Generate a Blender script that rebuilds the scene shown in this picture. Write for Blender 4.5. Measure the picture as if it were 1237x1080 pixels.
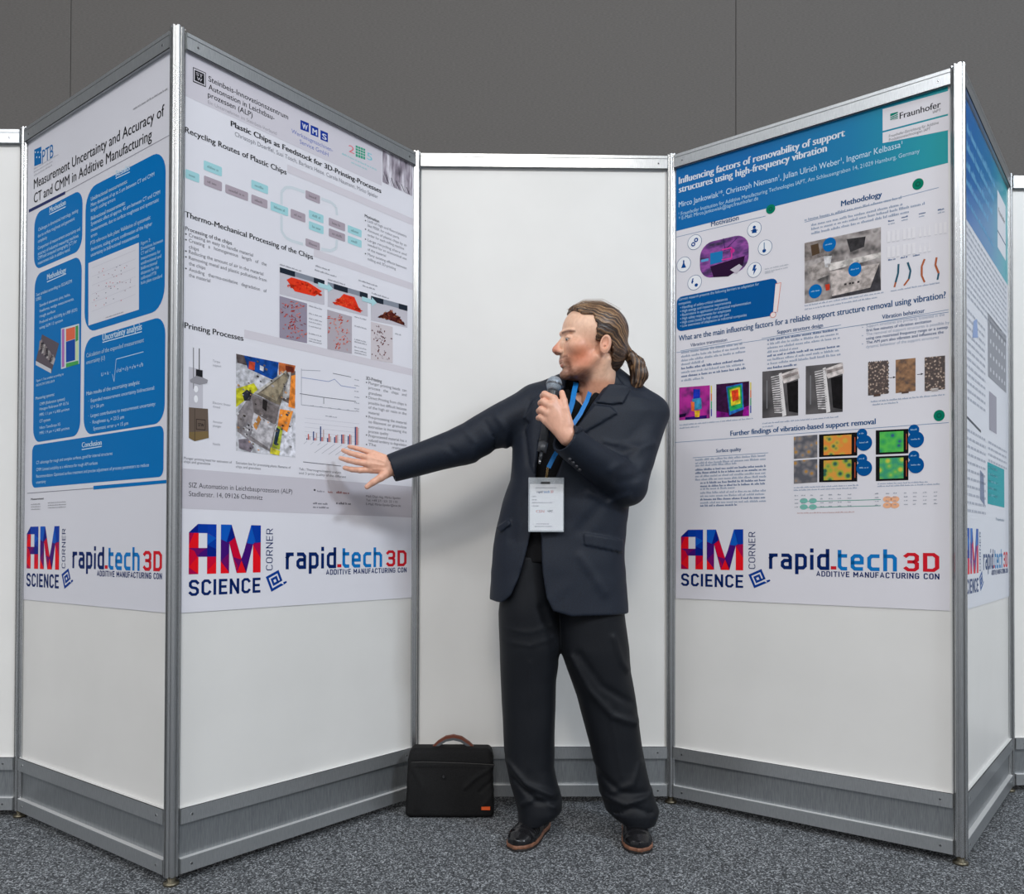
import bpy, bmesh, math, random
import numpy as np
from mathutils import Vector, Matrix
C = bpy.context.scene.collection
for o in list(bpy.data.objects): bpy.data.objects.remove(o)
random.seed(7); rng = np.random.RandomState(5)

# ------------------------------------------------------------------ camera
FPX, CY, PITCH, ROLL, CAMH = 1009.27, 646.05, 0.0121, 0.0032, 0.9875
_cp, _sp, _cr, _sr = math.cos(PITCH), math.sin(PITCH), math.cos(ROLL), math.sin(ROLL)
_B = np.array([[1, 0, 0], [0, 0, -1], [0, 1, 0]], float)
RC = np.array([[_cr, -_sr, 0], [_sr, _cr, 0], [0, 0, 1]]) @ np.array([[1, 0, 0], [0, _cp, _sp], [0, -_sp, _cp]]) @ _B
cam_d = bpy.data.cameras.new('camera'); cam = bpy.data.objects.new('camera', cam_d); C.objects.link(cam)
m = Matrix.Identity(4)
for i in range(3):
    m[i][0] = RC[0][i]; m[i][1] = -RC[1][i]; m[i][2] = -RC[2][i]
m[2][3] = CAMH
cam.matrix_world = m
cam_d.sensor_width = 36; cam_d.lens = FPX / 1237 * 36; cam_d.shift_y = (CY - 540) / 1237
cam_d.clip_start = 0.05; cam_d.clip_end = 60
sc = bpy.context.scene; sc.camera = cam
# ------------------------------------------------------------------ light
w = bpy.data.worlds.new('hall_air'); sc.world = w; w.use_nodes = True
w.node_tree.nodes['Background'].inputs[0].default_value = (0.80, 0.86, 1.0, 1)
w.node_tree.nodes['Background'].inputs[1].default_value = 0.0
def area(loc, target, sx, sy, power, col):
    d = bpy.data.lights.new('key_fill_light', 'AREA'); d.shape = 'RECTANGLE'; d.size = sx; d.size_y = sy
    d.energy = power; d.color = col
    o = bpy.data.objects.new('key_fill_light', d); C.objects.link(o); o.location = loc
    o.rotation_euler = (Vector(target) - Vector(loc)).to_track_quat('-Z', 'Y').to_euler()
    return o
area((-0.1, -4.6, 6.2), (0.1, 2.9, 1.1), 1.3, 0.8, 148, (1.0, 0.92, 0.80))
area((6.0, -3.2, 6.4), (0.2, 2.9, 1.1), 1.6, 0.9, 455, (0.80, 0.90, 1.0))
for lx in (-5.5, 0.0, 7.5):  # added fill lights, out of view, to brighten the panels from the front
    for ly, pw in ((-9.0, 330), (-5.0, 240), (-0.5, 60)):
        area((lx, ly, 7.3), (lx, ly, 0), 3.0, 1.4, pw * (1.75 if lx < -1 else 1.0), (0.97, 0.98, 1.0))
area((0.0, 3.6, 7.3), (0.0, 4.4, 0), 8.0, 0.5, 60, (1.0, 0.97, 0.93))
sc.view_settings.view_transform = 'Standard'; sc.view_settings.look = 'None'
sc.view_settings.exposure = -0.50; sc.view_settings.gamma = 1; sc.view_settings.use_curve_mapping = False

# ------------------------------------------------------------------ helpers
def lin(c):
    return tuple(((v / 255) / 12.92 if v <= 10 else (((v / 255) + 0.055) / 1.055) ** 2.4) for v in c)
_mats = {}
def mat(name, col=(200, 200, 200), rough=0.5, metal=0.0, **kw):
    if name in _mats: return _mats[name]
    M = bpy.data.materials.new(name); M.use_nodes = True; b = M.node_tree.nodes['Principled BSDF']
    b.inputs['Base Color'].default_value = (*lin(col), 1); b.inputs['Roughness'].default_value = rough
    b.inputs['Metallic'].default_value = metal
    for k, v in kw.items(): b.inputs[k.replace('_', ' ')].default_value = v
    _mats[name] = M; return M
def spec(M, v): M.node_tree.nodes['Principled BSDF'].inputs['Specular IOR Level'].default_value = v; return M
def nt(M): return M.node_tree, M.node_tree.nodes, M.node_tree.links, M.node_tree.nodes['Principled BSDF']
def noise_mat(name, stops, scale=50, rough=0.5, metal=0.0, stretch=(1, 1, 1), bump=0.0, detail=4, kind='noise', coord='Object', rot=(0, 0, 0), bscale=None, bdist=0.002):
    if name in _mats: return _mats[name]
    M = mat(name, rough=rough, metal=metal); t, n, l, b = nt(M)
    tc = n.new('ShaderNodeTexCoord'); mp = n.new('ShaderNodeMapping'); mp.inputs['Scale'].default_value = stretch
    mp.inputs['Rotation'].default_value = rot
    l.new(tc.outputs[coord], mp.inputs[0])
    if kind == 'noise':
        x = n.new('ShaderNodeTexNoise'); x.inputs['Detail'].default_value = detail; out = x.outputs['Fac']
    else:
        x = n.new('ShaderNodeTexVoronoi'); out = x.outputs['Distance'] if kind == 'dist' else x.outputs['Color']
    x.inputs['Scale'].default_value = scale; l.new(mp.outputs[0], x.inputs['Vector'])
    r = n.new('ShaderNodeValToRGB'); e = r.color_ramp.elements
    while len(e) < len(stops): e.new(0.5)
    for k, (p, c) in enumerate(stops): e[k].position = p; e[k].color = (*lin(c), 1)
    l.new(out, r.inputs[0]); l.new(r.outputs[0], b.inputs['Base Color'])
    if bump:
        x2 = n.new('ShaderNodeTexNoise'); x2.inputs['Scale'].default_value = bscale or scale; x2.inputs['Detail'].default_value = 3
        l.new(mp.outputs[0], x2.inputs['Vector'])
        bp = n.new('ShaderNodeBump'); bp.inputs['Strength'].default_value = bump; bp.inputs['Distance'].default_value = bdist
        l.new(x2.outputs['Fac'], bp.inputs['Height']); l.new(bp.outputs[0], b.inputs['Normal'])
    return M
def tag(o, label=None, cat=None, group=None, kind=None):
    if label: o['label'] = label
    if cat: o['category'] = cat
    if group: o['group'] = group
    if kind: o['kind'] = kind
    return o
def empty(name, loc=(0, 0, 0), rz=0):
    o = bpy.data.objects.new(name, None); o.empty_display_size = 0.1; C.objects.link(o); o.location = loc; o.rotation_euler = (0, 0, rz); return o
def link(name, me, mats, parent=None, smooth=False, mw=None):
    for M in (mats if isinstance(mats, (list, tuple)) else [mats]): me.materials.append(M)
    if smooth: me.polygons.foreach_set('use_smooth', [True] * len(me.polygons))
    o = bpy.data.objects.new(name, me); C.objects.link(o)
    if mw is not None: o.matrix_world = mw
    if parent is not None: o.parent = parent
    return o
class MB:
    def __init__(s): s.v = []; s.f = []; s.m = []
    def add(s, vs, fs, mi=0):
        b = len(s.v); s.v += [tuple(v) for v in vs]; s.f += [tuple(b + i for i in f) for f in fs]; s.m += [mi] * len(fs)
    def box(s, x0, x1, y0, y1, z0, z1, mi=0):
        s.add([(x0, y0, z0), (x1, y0, z0), (x1, y1, z0), (x0, y1, z0), (x0, y0, z1), (x1, y0, z1), (x1, y1, z1), (x0, y1, z1)],
              [(0, 3, 2, 1), (4, 5, 6, 7), (0, 1, 5, 4), (1, 2, 6, 5), (2, 3, 7, 6), (3, 0, 4, 7)], mi)
    def prism(s, pts, z0, z1, mi=0):       # pts counter-clockwise in xy
        n = len(pts); s.add([(x, y, z0) for x, y in pts] + [(x, y, z1) for x, y in pts],
              [tuple(range(n - 1, -1, -1)), tuple(range(n, 2 * n))] + [(i, (i + 1) % n, n + (i + 1) % n, n + i) for i in range(n)], mi)
    def tube(s, pts, rad, n=12, mi=0, caps=True):
        pts = [np.array(p, float) for p in pts]; R = rad if isinstance(rad, (list, tuple)) else [rad] * len(pts); vs = []
        t0 = pts[1] - pts[0]; ref = np.array([0, 0, 1.]) if abs(t0[2]) < 0.9 * np.linalg.norm(t0) else np.array([1., 0, 0])
        for i, p in enumerate(pts):
            t = pts[min(i + 1, len(pts) - 1)] - pts[max(i - 1, 0)]; t = t / np.linalg.norm(t)
            a = np.cross(t, ref); a /= np.linalg.norm(a); b = np.cross(t, a)
            for k in range(n):
                th = 2 * math.pi * k / n; vs.append(p + R[i] * (math.cos(th) * a + math.sin(th) * b))
        fs = [(i * n + k, i * n + (k + 1) % n, (i + 1) * n + (k + 1) % n, (i + 1) * n + k) for i in range(len(pts) - 1) for k in range(n)]
        if caps: fs += [tuple(range(n - 1, -1, -1)), tuple(range((len(pts) - 1) * n, len(pts) * n))]
        s.add(vs, fs, mi)
    def lathe(s, prof, n=24, mi=0, cx=0, cy=0):
        s.tube([(cx, cy, z) for r, z in prof], [max(r, 1e-5) for r, z in prof], n, mi)
    def mesh(s, name='m'):
        me = bpy.data.meshes.new(name); me.from_pydata(s.v, [], s.f); me.update()
        if s.m: me.polygons.foreach_set('material_index', s.m)
        return me
    def build(s, name, mats, parent=None, smooth=False, mw=None):
        me = s.mesh(name); bm = bmesh.new(); bm.from_mesh(me); bmesh.ops.recalc_face_normals(bm, faces=bm.faces); bm.to_mesh(me); bm.free()
        return link(name, me, mats, parent, smooth, mw)
def W(px, py, Y):                      # point at depth Y seen at a pixel of the photograph
    d = RC.T @ np.array([(px - 618.5) / FPX, (py - CY) / FPX, 1.0]); t = Y / d[1]
    return np.array([t * d[0], Y, CAMH + t * d[2]])

# ------------------------------------------------------------------ materials
alu = noise_mat('brushed_aluminium', [(0.3, (176, 178, 180)), (0.7, (205, 206, 206))], 30, 0.27, 0.9, (2, 2, 60))
alu_b = noise_mat('brushed_aluminium_rail', [(0.3, (168, 172, 175)), (0.7, (200, 202, 203))], 24, 0.30, 0.75, (60, 60, 2), 0.06, bscale=40)
kick = noise_mat('kick_plate_metal', [(0.3, (140, 144, 148)), (0.7, (172, 176, 178))], 20, 0.33, 0.72, (40, 40, 1.5), 0.08, bscale=30)
dark = mat('dark_recess', (22, 22, 24), 0.6)
brass = mat('foot_metal', (120, 114, 98), 0.4, 0.9)
board = noise_mat('white_partition_board', [(0.3, (222, 221, 218)), (0.7, (228, 227, 224))], 3, 0.42, 0, bump=0.02, bscale=8)

# ------------------------------------------------------------------ setting
carpet = noise_mat('speckled_carpet', [(0.18, (34, 36, 39)), (0.48, (74, 77, 81)), (0.66, (104, 108, 112)), (0.85, (168, 172, 176))], 235, 0.95, 0, bump=0.6, bscale=230, bdist=0.004, kind='cell')
FX0, FX1, FY0, FY1 = -9.0, 9.0, -12.0, 4.9
s0 = W(797, 970, 3.0); 
def gpt(px, py):
    d = RC.T @ np.array([(px - 618.5) / FPX, (py - CY) / FPX, 1.0]); t = -CAMH / d[2]; return np.array([t * d[0], t * d[1]])
g0, g1 = gpt(797, 971), gpt(829, 1000); gd = (g1 - g0) / np.linalg.norm(g1 - g0)
b = MB(); b.box(FX0, FX1, FY0, FY1, -0.05, -0.0045)
fl = b.build('floor', carpet); tag(fl, 'dark blue-grey speckled carpet floor of the hall', 'floor', kind='structure')
# carpet sheets with a hairline joint along the seam by the right-hand booth corner
def clip_poly(poly, p, n):
    out = []
    for i in range(len(poly)):
        a, c = np.array(poly[i]), np.array(poly[(i + 1) % len(poly)]); da, dc = (a - p) @ n, (c - p) @ n
        if da >= 0: out.append(tuple(a))
        if da * dc < 0: t = da / (da - dc); out.append(tuple(a + t * (c - a)))
    return out
rect = [(FX0, FY0), (FX1, FY0), (FX1, FY1), (FX0, FY1)]; gn = np.array([-gd[1], gd[0]])
for sgn in (1, -1):
    pl = clip_poly(rect, g0 + gn * sgn * 0.0012, gn * sgn)
    b = MB(); b.prism(pl, -0.0045, 0.0); b.build('carpet_sheet', carpet, fl)
wallm = noise_mat('dark_grey_wall_fabric', [(0.3, (98, 95, 93)), (0.7, (112, 109, 106))], 60, 0.9, 0, (1, 1, 6), 0.25, bscale=160)
SC = 4.75
seams = [(84 - 618.5) / FPX * SC - 0.02, (889 - 618.5) / FPX * SC]; pitch_w = seams[1] - seams[0]
wb = MB(); wb.box(-9, 9, SC + 0.02, SC + 0.14, 0, 7.5)
wall = wb.build('wall_back', mat('wall_core', (50, 49, 48), 0.9)); tag(wall, 'tall dark grey fabric-clad hall wall behind the booths', 'wall', kind='structure')
xs = [seams[0] + k * pitch_w for k in range(-2, 4)]; xs = [-9] + [x for x in xs if -8.9 < x < 8.9] + [9]
for a, c in zip(xs[:-1], xs[1:]):
    b = MB(); b.box(a + 0.002, c - 0.002, SC, SC + 0.02, 0, 7.5); b.build('wall_panel', wallm, wall)
b = MB(); b.box(-9, 9, FY0 - 0.1, SC + 0.14, 7.5, 7.6); tag(b.build('ceiling', mat('ceiling_paint', (120, 122, 126), 0.9)), 'grey hall ceiling high above the booths', 'ceiling', kind='structure')
wpm = mat('hall_wall_paint', (175, 176, 178), 0.9)
b = MB(); b.box(-9.1, -9, FY0, SC, 0, 7.5); tag(b.build('wall_left', wpm), 'plain grey side wall of the hall, left', 'wall', kind='structure')
b = MB(); b.box(9, 9.1, FY0, SC, 0, 7.5); tag(b.build('wall_right', wpm), 'plain grey side wall of the hall, right', 'wall', kind='structure')
b = MB(); b.box(-9, 9, FY0 - 0.1, FY0, 0, 7.5); tag(b.build('wall_front', wpm), 'plain grey hall wall behind the photographer', 'wall', kind='structure')

# ------------------------------------------------------------------ partition system
PX = [np.array(p) for p in [(-2.766, 3.020), (-1.7761, 3.0339), (-0.9844, 2.4333), (-0.3741, 3.2078), (0.6141, 3.2239), (1.399, 2.6114), (2.0112, 3.3873), (3.001, 3.400)]]
POSTW = ['off the left edge of the picture', 'at far left, before the blue-boxed poster', 'at the tall front left corner',
         'rising behind the black bag', 'beside the speaker, right of the blank panel', 'at the tall front right corner of the teal-headed poster',
         'at the far right, where the last plain panel begins', 'off the right edge of the picture']
def octo():
    pts = []
    R, g, dep = 0.0205, 0.0030, 0.0055
    for k in range(8):
        a = math.pi / 4 * k; n_ = np.array([math.cos(a), math.sin(a)]); t_ = np.array([-math.sin(a), math.cos(a)]); hw = R * math.tan(math.pi / 8)
        for (tt, nn) in ((-hw * 0.88, R), (-g, R), (-g, R - dep), (g, R - dep), (g, R), (hw * 0.88, R)):
            pts.append(tuple(n_ * nn + t_ * tt))
    return pts
for p, wh in zip(PX, POSTW):
    e = empty('partition_post', (p[0], p[1], 0)); tag(e, 'grooved octagonal aluminium post ' + wh, 'post', 'aluminium posts of the booth wall')
    e.rotation_euler[2] = math.radians(7)
    b = MB(); b.prism(octo(), 0.026, 2.500); b.build('post_profile', alu, e)
    b = MB(); b.lathe([(0.0001, 0.0265), (0.012, 0.0265), (0.012, 0.010), (0.021, 0.009), (0.0225, 0.005), (0.0225, 0.0)], 24); b.build('foot', brass, e, True)
class Panel:
    def __init__(s, a, c):
        s.a = a; s.L = np.linalg.norm(c - a); s.u = (c - a) / s.L; s.n = np.array([s.u[1], -s.u[0]])
        # local frame: x along panel, y = out of the front face, z up
        s.mw = Matrix(((s.u[0], s.n[0], 0, a[0]), (s.u[1], s.n[1], 0, a[1]), (0, 0, 1, 0), (0, 0, 0, 1)))
    def uv(s, px, py, off=0.0045):
        d = RC.T @ np.array([(px - 618.5) / FPX, (py - CY) / FPX, 1.0]); a2 = s.a + s.n * off
        t = (a2 @ s.n) / (d[:2] @ s.n); P = t * d[:2]; return np.array([(P - a2) @ s.u, CAMH + t * d[2]])
PLAB = ['plain white partition panel at the left edge of the picture', 'white partition panel carrying the poster of blue rounded boxes, left', 'white partition panel carrying the plastic chips poster',
        'blank white partition panel right behind the speaker', 'white partition panel carrying the large teal-headed poster', 'white partition panel seen edge-on at the right, behind the teal poster corner',
        'plain white partition panel at the right edge of the picture']
panels = [Panel(PX[i], PX[i + 1]) for i in range(7)]
BB = dict(lo0=0.028, lo1=0.071, kp1=0.172, mid1=0.216, top0=2.442, groove=2.479, top1=2.491)
for pn, lab in zip(panels, PLAB):
    e = empty('partition_panel'); e.matrix_world = pn.mw; tag(e, lab, 'partition', 'white infill panels of the booth wall')
    x0, x1 = 0.019, pn.L - 0.019; th = 0.0175
    def part(name, boxes, m_):
        b = MB()
        for bx in boxes: b.box(*bx)
        o = b.build(name, m_, e); return o
    part('infill_board', [(x0 - .004, x1 + .004, -0.002, 0.002, BB['mid1'] - .01, BB['top0'] + .01)], board)
    part('top_rail', [(x0, x1, -th, th, BB['top0'], BB['groove'] - 0.0012), (x0, x1, -th + .003, th - .003, BB['groove'] - 0.0012, BB['groove'] + 0.0012), (x0, x1, -th, th, BB['groove'] + 0.0012, BB['top1'])], alu_b)
    part('middle_rail', [(x0, x1, -th, th, BB['kp1'], BB['mid1'])], alu_b)
    part('bottom_rail', [(x0, x1, -th, th, BB['lo0'], BB['lo1'])], alu_b)
    part('ledge_glint_strip', [(x0, x1, sg * 0.0019, sg * (th - .0008), zz, zz + 0.0007) if sg > 0 else (x0, x1, -(th - .0008), -0.0019, zz, zz + 0.0007) for sg in (1, -1) for zz in (BB['mid1'], BB['lo1'])], mat('painted_ledge_glint', (222, 222, 222), .35, .35))['kind'] = 'stuff'  # added pale strips; the ledges' bright reflection is put into their colour
    part('kick_plate', [(x0, x1, -0.002, 0.002, BB['lo1'] - .005, BB['kp1'] + .005)], kick)
    b = MB()
    for zz in (BB['top0'], BB['mid1']): b.box(x0, x1, th - 0.003, th - 0.0005, zz - 0.0012, zz + 0.0012)
    b.build('dark_edge_strip', dark, e)  # thin dark strips along the rail edges that border the board
    for zz in ((BB['top0'] + BB['groove']) / 2, (BB['kp1'] + BB['mid1']) / 2, (BB['lo0'] + BB['lo1']) / 2):
        for xx in (x0 + 0.035, x1 - 0.035):
            b = MB(); b.tube([(xx, th - 0.001, zz), (xx, th + 0.0006, zz)], [0.0052, 0.0046], 14, 0); b.tube([(xx, th + 0.0004, zz), (xx, th + 0.0009, zz)], 0.0024, 6, 1)
            b.build('lock_screw', [alu, dark], e, False)

# ------------------------------------------------------------------ printing on the posters
def pm(col, rough=0.5): return mat('ink_%02x%02x%02x' % tuple(int(v) for v in col), col, rough, 0.0, Specular_IOR_Level=0.06)
def pt(col):
    if not isinstance(col, tuple): return col
    k = lambda f: tuple(max(0, min(255, int(v * f))) for v in col)
    M = noise_mat('photo_ink_%02x%02x%02x' % tuple(col), [(0.36, k(.80)), (0.47, k(.96)), (0.53, k(1.03)), (0.66, k(1.15))], 55, .5, detail=3)
    return spec(M, .06)
class Print:
    def __init__(s, pn, name, label, u0, u1, v0, v1, sheet=(224, 223, 229), band=None, extra=None, tone=None):
        s.pn = pn; s.b = {}; s.pk = 0; s.root = empty(name); s.root.matrix_world = pn.mw; tag(s.root, label, 'poster', 'research posters on the booth wall')
        s.tone = tone
        M = noise_mat('poster_paper_' + '%02x%02x%02x' % sheet, [(0.3, sheet), (0.7, tuple(min(255, v + 2) for v in sheet))], 2, 0.36, 0)
        b = MB(); b.box(u0, u1, 0.0022, 0.0045, v0, v1); b.build('sheet', M, s.root)
    def c(s, col):
        return col
    sfx = 0
    def bucket(s, name):
        if name in ('text_box', 'heading_stripe'): s.sfx += 1; name += '#%d' % s.sfx
        elif name == 'photo_print': name += '#%d' % s.pk
        if name not in s.b: s.b[name] = ([], [], [], [])
        return s.b[name]
    def raw(s, name, verts2, faces, col, layer):
        V, F, Mi, Ms = s.bucket(name); M = col if not isinstance(col, tuple) else pm(s.c(col))
        if M not in Ms: Ms.append(M)
        mi = Ms.index(M); k = len(V); y = 0.0046 + 0.00022 * layer
        V += [(v[0], y, v[1]) for v in verts2]; F += [tuple(k + i for i in f) for f in faces]; Mi += [mi] * len(faces)
    def P(s, p): return s.pn.uv(*p)
    def poly(s, name, pts, col, layer=1, uv=False):
        q = [p if uv else s.P(p) for p in pts]; s.raw(name, q, [tuple(range(len(q)))], col, layer)
    def strip(s, name, p, q, t, col, layer=1, uv=False):       # line of thickness t px
        a, c = (np.array(p), np.array(q)) if uv else (s.P(p), s.P(q)); d = c - a; d /= (np.linalg.norm(d) + 1e-9); n = np.array([-d[1], d[0]])
        tt = t * (1 if uv else (s.P((p[0], p[1] - 5))[1] - s.P((p[0], p[1] + 5))[1]) / 10) / 2
        s.raw(name, [a - n * tt, c - n * tt, c + n * tt, a + n * tt], [(0, 1, 2, 3)], col, layer)
    def path(s, name, pts, t, col, layer=1):
        for a, c in zip(pts[:-1], pts[1:]): s.strip(name, a, c, t, col, layer)
    def quad(s, name, xl, xr, tl, tr, bl, br, col, layer=1): s.poly(name, [(xl, bl), (xr, br), (xr, tr), (xl, tl)], col, layer)
    def rrect(s, name, u0, u1, v0, v1, r, col, layer=1):
        q = []
        for (cx, cy, a0) in ((u1 - r, v1 - r, 0), (u0 + r, v1 - r, 90), (u0 + r, v0 + r, 180), (u1 - r, v0 + r, 270)):
            for k in range(7):
                a = math.radians(a0 + 15 * k); q.append((cx + r * math.cos(a), cy + r * math.sin(a)))
        s.raw(name, q, [tuple(range(len(q)))], col, layer)
    def rbox(s, name, xl, xr, ytop_r, ybot_l, r, col, layer=1):
        a = s.P((xr, ytop_r)); c = s.P((xl, ybot_l)); s.rrect(name, c[0], a[0], c[1], a[1], r, col, layer)
    def disc(s, name, p, rpx, col, layer=1, ry=None, n=28):
        c = s.P(p); k = abs(s.P((p[0], p[1] - 5))[1] - s.P((p[0], p[1] + 5))[1]) / 10; ku = abs(s.P((p[0] + 3, p[1]))[0] - s.P((p[0] - 3, p[1]))[0]) / 6
        r1 = rpx * ku; r2 = (ry or rpx) * k
        s.raw(name, [(c[0] + r1 * math.cos(2 * math.pi * i / n), c[1] + r2 * math.sin(2 * math.pi * i / n)) for i in range(n)], [tuple(range(n))], col, layer)
    def text(s, name, txt, p, q, hpx, col, layer=2, bold=0.0, uv=False, hm=None, rot=0):
        """baseline from p to q (pixels, or panel metres with uv), capital height hpx pixels or hm metres"""
        a, c = (np.array(p), np.array(q)) if uv else (s.P(p), s.P(q))
        if hm is None: hm = hpx * abs(s.P((p[0], p[1] - 5))[1] - s.P((p[0], p[1] + 5))[1]) / 10
        if bold < 0: V, F = stroke_glyphs(txt, -bold); V = V * np.array([1, .727])
        else: V, F = glyphs(txt, bold)
        x0, x1 = V[:, 0].min(), V[:, 0].max(); L = np.linalg.norm(c - a) if rot or uv else c[0] - a[0]
        q2 = V.copy(); q2[:, 0] = (V[:, 0] - x0) / (x1 - x0) * L; q2[:, 1] = V[:, 1] / 0.727 * hm
        if rot: q2 = np.stack([-q2[:, 1], q2[:, 0]], 1)
        base = np.array([a[0], (a[1] + c[1]) / 2 if not rot else a[1]])
        s.raw(name, [base + v for v in q2], F, col, layer)
    def greek(s, name, p, q, hpx, col, layer=2, seed=0, frac=1.0):
        a, c = s.P(p), s.P(q); k = abs(s.P((p[0], p[1] - 5))[1] - s.P((p[0], p[1] + 5))[1]) / 10; h = hpx * k
        r = random.Random(int(p[0] * 7 + p[1] * 13) + seed); x = a[0]; v = (a[1] + c[1]) / 2
        while x < c[0] - h:
            nletters = r.randint(2, 9); 
            for _ in range(nletters):
                wd = h * r.uniform(0.35, 0.6); asc = h * r.choice([0.62, 0.62, 0.7, 1.0])
                if x + wd > c[0]: break
                s.raw(name, [(x, v), (x + wd * .72, v), (x + wd * .72, v + asc), (x, v + asc)], [(0, 1, 2, 3)], col, layer)
                x += wd
            x += h * 0.45
    def build(s):
        for nm, (V, F, Mi, Ms) in s.b.items():
            nm = nm.split('#')[0]
            me = bpy.data.meshes.new(nm); me.from_pydata(V, [], F); me.update(); me.polygons.foreach_set('material_index', Mi)
            for M in Ms: me.materials.append(M)
            # all print faces out of the panel
            flip = [p_.index for p_ in me.polygons if p_.normal.y < 0]
            if flip:
                bm = bmesh.new(); bm.from_mesh(me); bm.faces.ensure_lookup_table(); bmesh.ops.reverse_faces(bm, faces=[bm.faces[i] for i in flip]); bm.to_mesh(me); bm.free()
            o = bpy.data.objects.new(nm, me); C.objects.link(o); o.parent = s.root
            if len(F) > 2: o['kind'] = 'stuff'
_gc = {}
# squarish single-stroke letters (x, y in units of the capital height; corners are rounded by short chamfers)
def _rr(x0, y0, x1, y1, r=.13, op=None):
    return [(x0 + r, y0), (x1 - r, y0), (x1, y0 + r), (x1, y1 - r), (x1 - r, y1), (x0 + r, y1), (x0, y1 - r), (x0, y0 + r), (x0 + r, y0)]
_SF = {'S': (.52, [[(.52, .86), (.39, 1), (.13, 1), (0, .87), (0, .66), (.12, .53), (.40, .47), (.52, .34), (.52, .13), (.39, 0), (.13, 0), (0, .12)]]),
 'C': (.50, [[(.50, .86), (.38, 1), (.14, 1), (0, .86), (0, .14), (.14, 0), (.38, 0), (.50, .14)]]), 'I': (.0, [[(0, 0), (0, 1)]]),
 'E': (.44, [[(.44, 1), (0, 1), (0, 0), (.44, 0)], [(0, .51), (.38, .51)]]), 'N': (.54, [[(0, -.1), (0, 1.1)], [(0, 1.0), (.54, 0)], [(.54, -.1), (.54, 1.1)]]),
 'O': (.54, [_rr(0, 0, .54, 1, .15)]), 'R': (.52, [[(0, 0), (0, 1), (.38, 1), (.50, .88), (.50, .60), (.38, .47), (0, .47)], [(.26, .47), (.52, 0)]]),
 'A': (.60, [[(0, 0), (.30, 1), (.60, 0)], [(.10, .30), (.50, .30)]]), 'D': (.54, [[(0, 0), (0, 1), (.38, 1), (.54, .84), (.54, .16), (.38, 0), (0, 0)]]),
 'T': (.54, [[(0, 1), (.54, 1)], [(.27, 1), (.27, 0)]]), 'V': (.58, [[(0, 1), (.29, 0), (.58, 1)]]), 'M': (.68, [[(0, -.08), (0, 1.08)], [(0, 1), (.34, .30)], [(.34, .30), (.68, 1)], [(.68, -.08), (.68, 1.08)]]),
 'U': (.52, [[(0, 1), (0, .14), (.14, 0), (.38, 0), (.52, .14), (.52, 1)]]), 'F': (.42, [[(0, 0), (0, 1), (.42, 1)], [(0, .50), (.36, .50)]]),
 'G': (.54, [[(.52, .88), (.40, 1), (.14, 1), (0, .86), (0, .14), (.14, 0), (.40, 0), (.54, .14), (.54, .47), (.30, .47)]]),
 '3': (.50, [[(0, .90), (.10, 1), (.38, 1), (.50, .88), (.50, .63), (.38, .52), (.16, .52)], [(.38, .52), (.50, .40), (.50, .12), (.38, 0), (.10, 0), (0, .10)]]),
 'r': (.32, [[(0, 0), (0, .72)], [(0, .56), (.14, .72), (.32, .72)]]), 'a': (.46, [[(.04, .72), (.34, .72), (.46, .60), (.46, 0), (.12, 0), (0, .11), (0, .30), (.12, .41), (.46, .41)]]),
 'p': (.48, [[(0, -.28), (0, .72), (.36, .72), (.48, .60), (.48, .12), (.36, 0), (0, 0)]]), 'i': (.0, [[(0, 0), (0, .66)], [(0, .99), (0, 1.03)]]),
 'd': (.48, [[(.48, 1), (.48, 0), (.12, 0), (0, .12), (0, .60), (.12, .72), (.48, .72)]]), 't': (.34, [[(.04, .95), (.04, .12), (.16, 0), (.34, 0)], [(.04, .72), (.34, .72)]]),
 'e': (.48, [[(.44, 0), (.12, 0), (0, .12), (0, .60), (.12, .72), (.36, .72), (.48, .60), (.48, .35), (0, .35)]]), 'c': (.42, [[(.42, .72), (.12, .72), (0, .60), (0, .12), (.12, 0), (.42, 0)]]),
 'h': (.48, [[(0, 0), (0, 1)], [(0, .72), (.36, .72), (.48, .60), (.48, 0)]]), '-': (.22, [[(0, .12), (.22, .12)]]), ' ': (.16, [])}
def stroke_glyphs(txt, wt, gap=.20):
    V = []; F = []; x = 0
    for ch in txt:
        w_, st = _SF[ch]
        for pl in st:
            P = [np.array(p, float) + (x, 0) for p in pl]; clos = np.allclose(P[0], P[-1]); n = len(P)
            L = []
            for i in range(n):
                d0 = P[i] - P[i - 1] if i > 0 else (P[0] - P[-2] if clos else P[1] - P[0]); d1 = P[i + 1] - P[i] if i < n - 1 else (P[1] - P[0] if clos else d0)
                d0 = d0 / np.linalg.norm(d0); d1 = d1 / np.linalg.norm(d1); t = d0 + d1; t = t / (np.linalg.norm(t) + 1e-9); nn = np.array([-t[1], t[0]]); k = wt / 2 / max(.45, nn @ np.array([-d0[1], d0[0]]))
                e = np.zeros(2)
                if not clos and i == 0: e = -d1 * (wt / 2 if ch not in 'VAMN' else 0)
                if not clos and i == n - 1: e = d0 * (wt / 2 if ch not in 'VAMN' else 0)
                L.append((P[i] + e - nn * k, P[i] + e + nn * k))
            b0 = len(V)
            for l_, r_ in L: V += [l_, r_]
            for i in range(n - 1): F.append((b0 + 2 * i, b0 + 2 * i + 2, b0 + 2 * i + 3, b0 + 2 * i + 1))
        x += w_ + gap + (wt if w_ == 0 else wt * .9)
    return np.array(V), F
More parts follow.
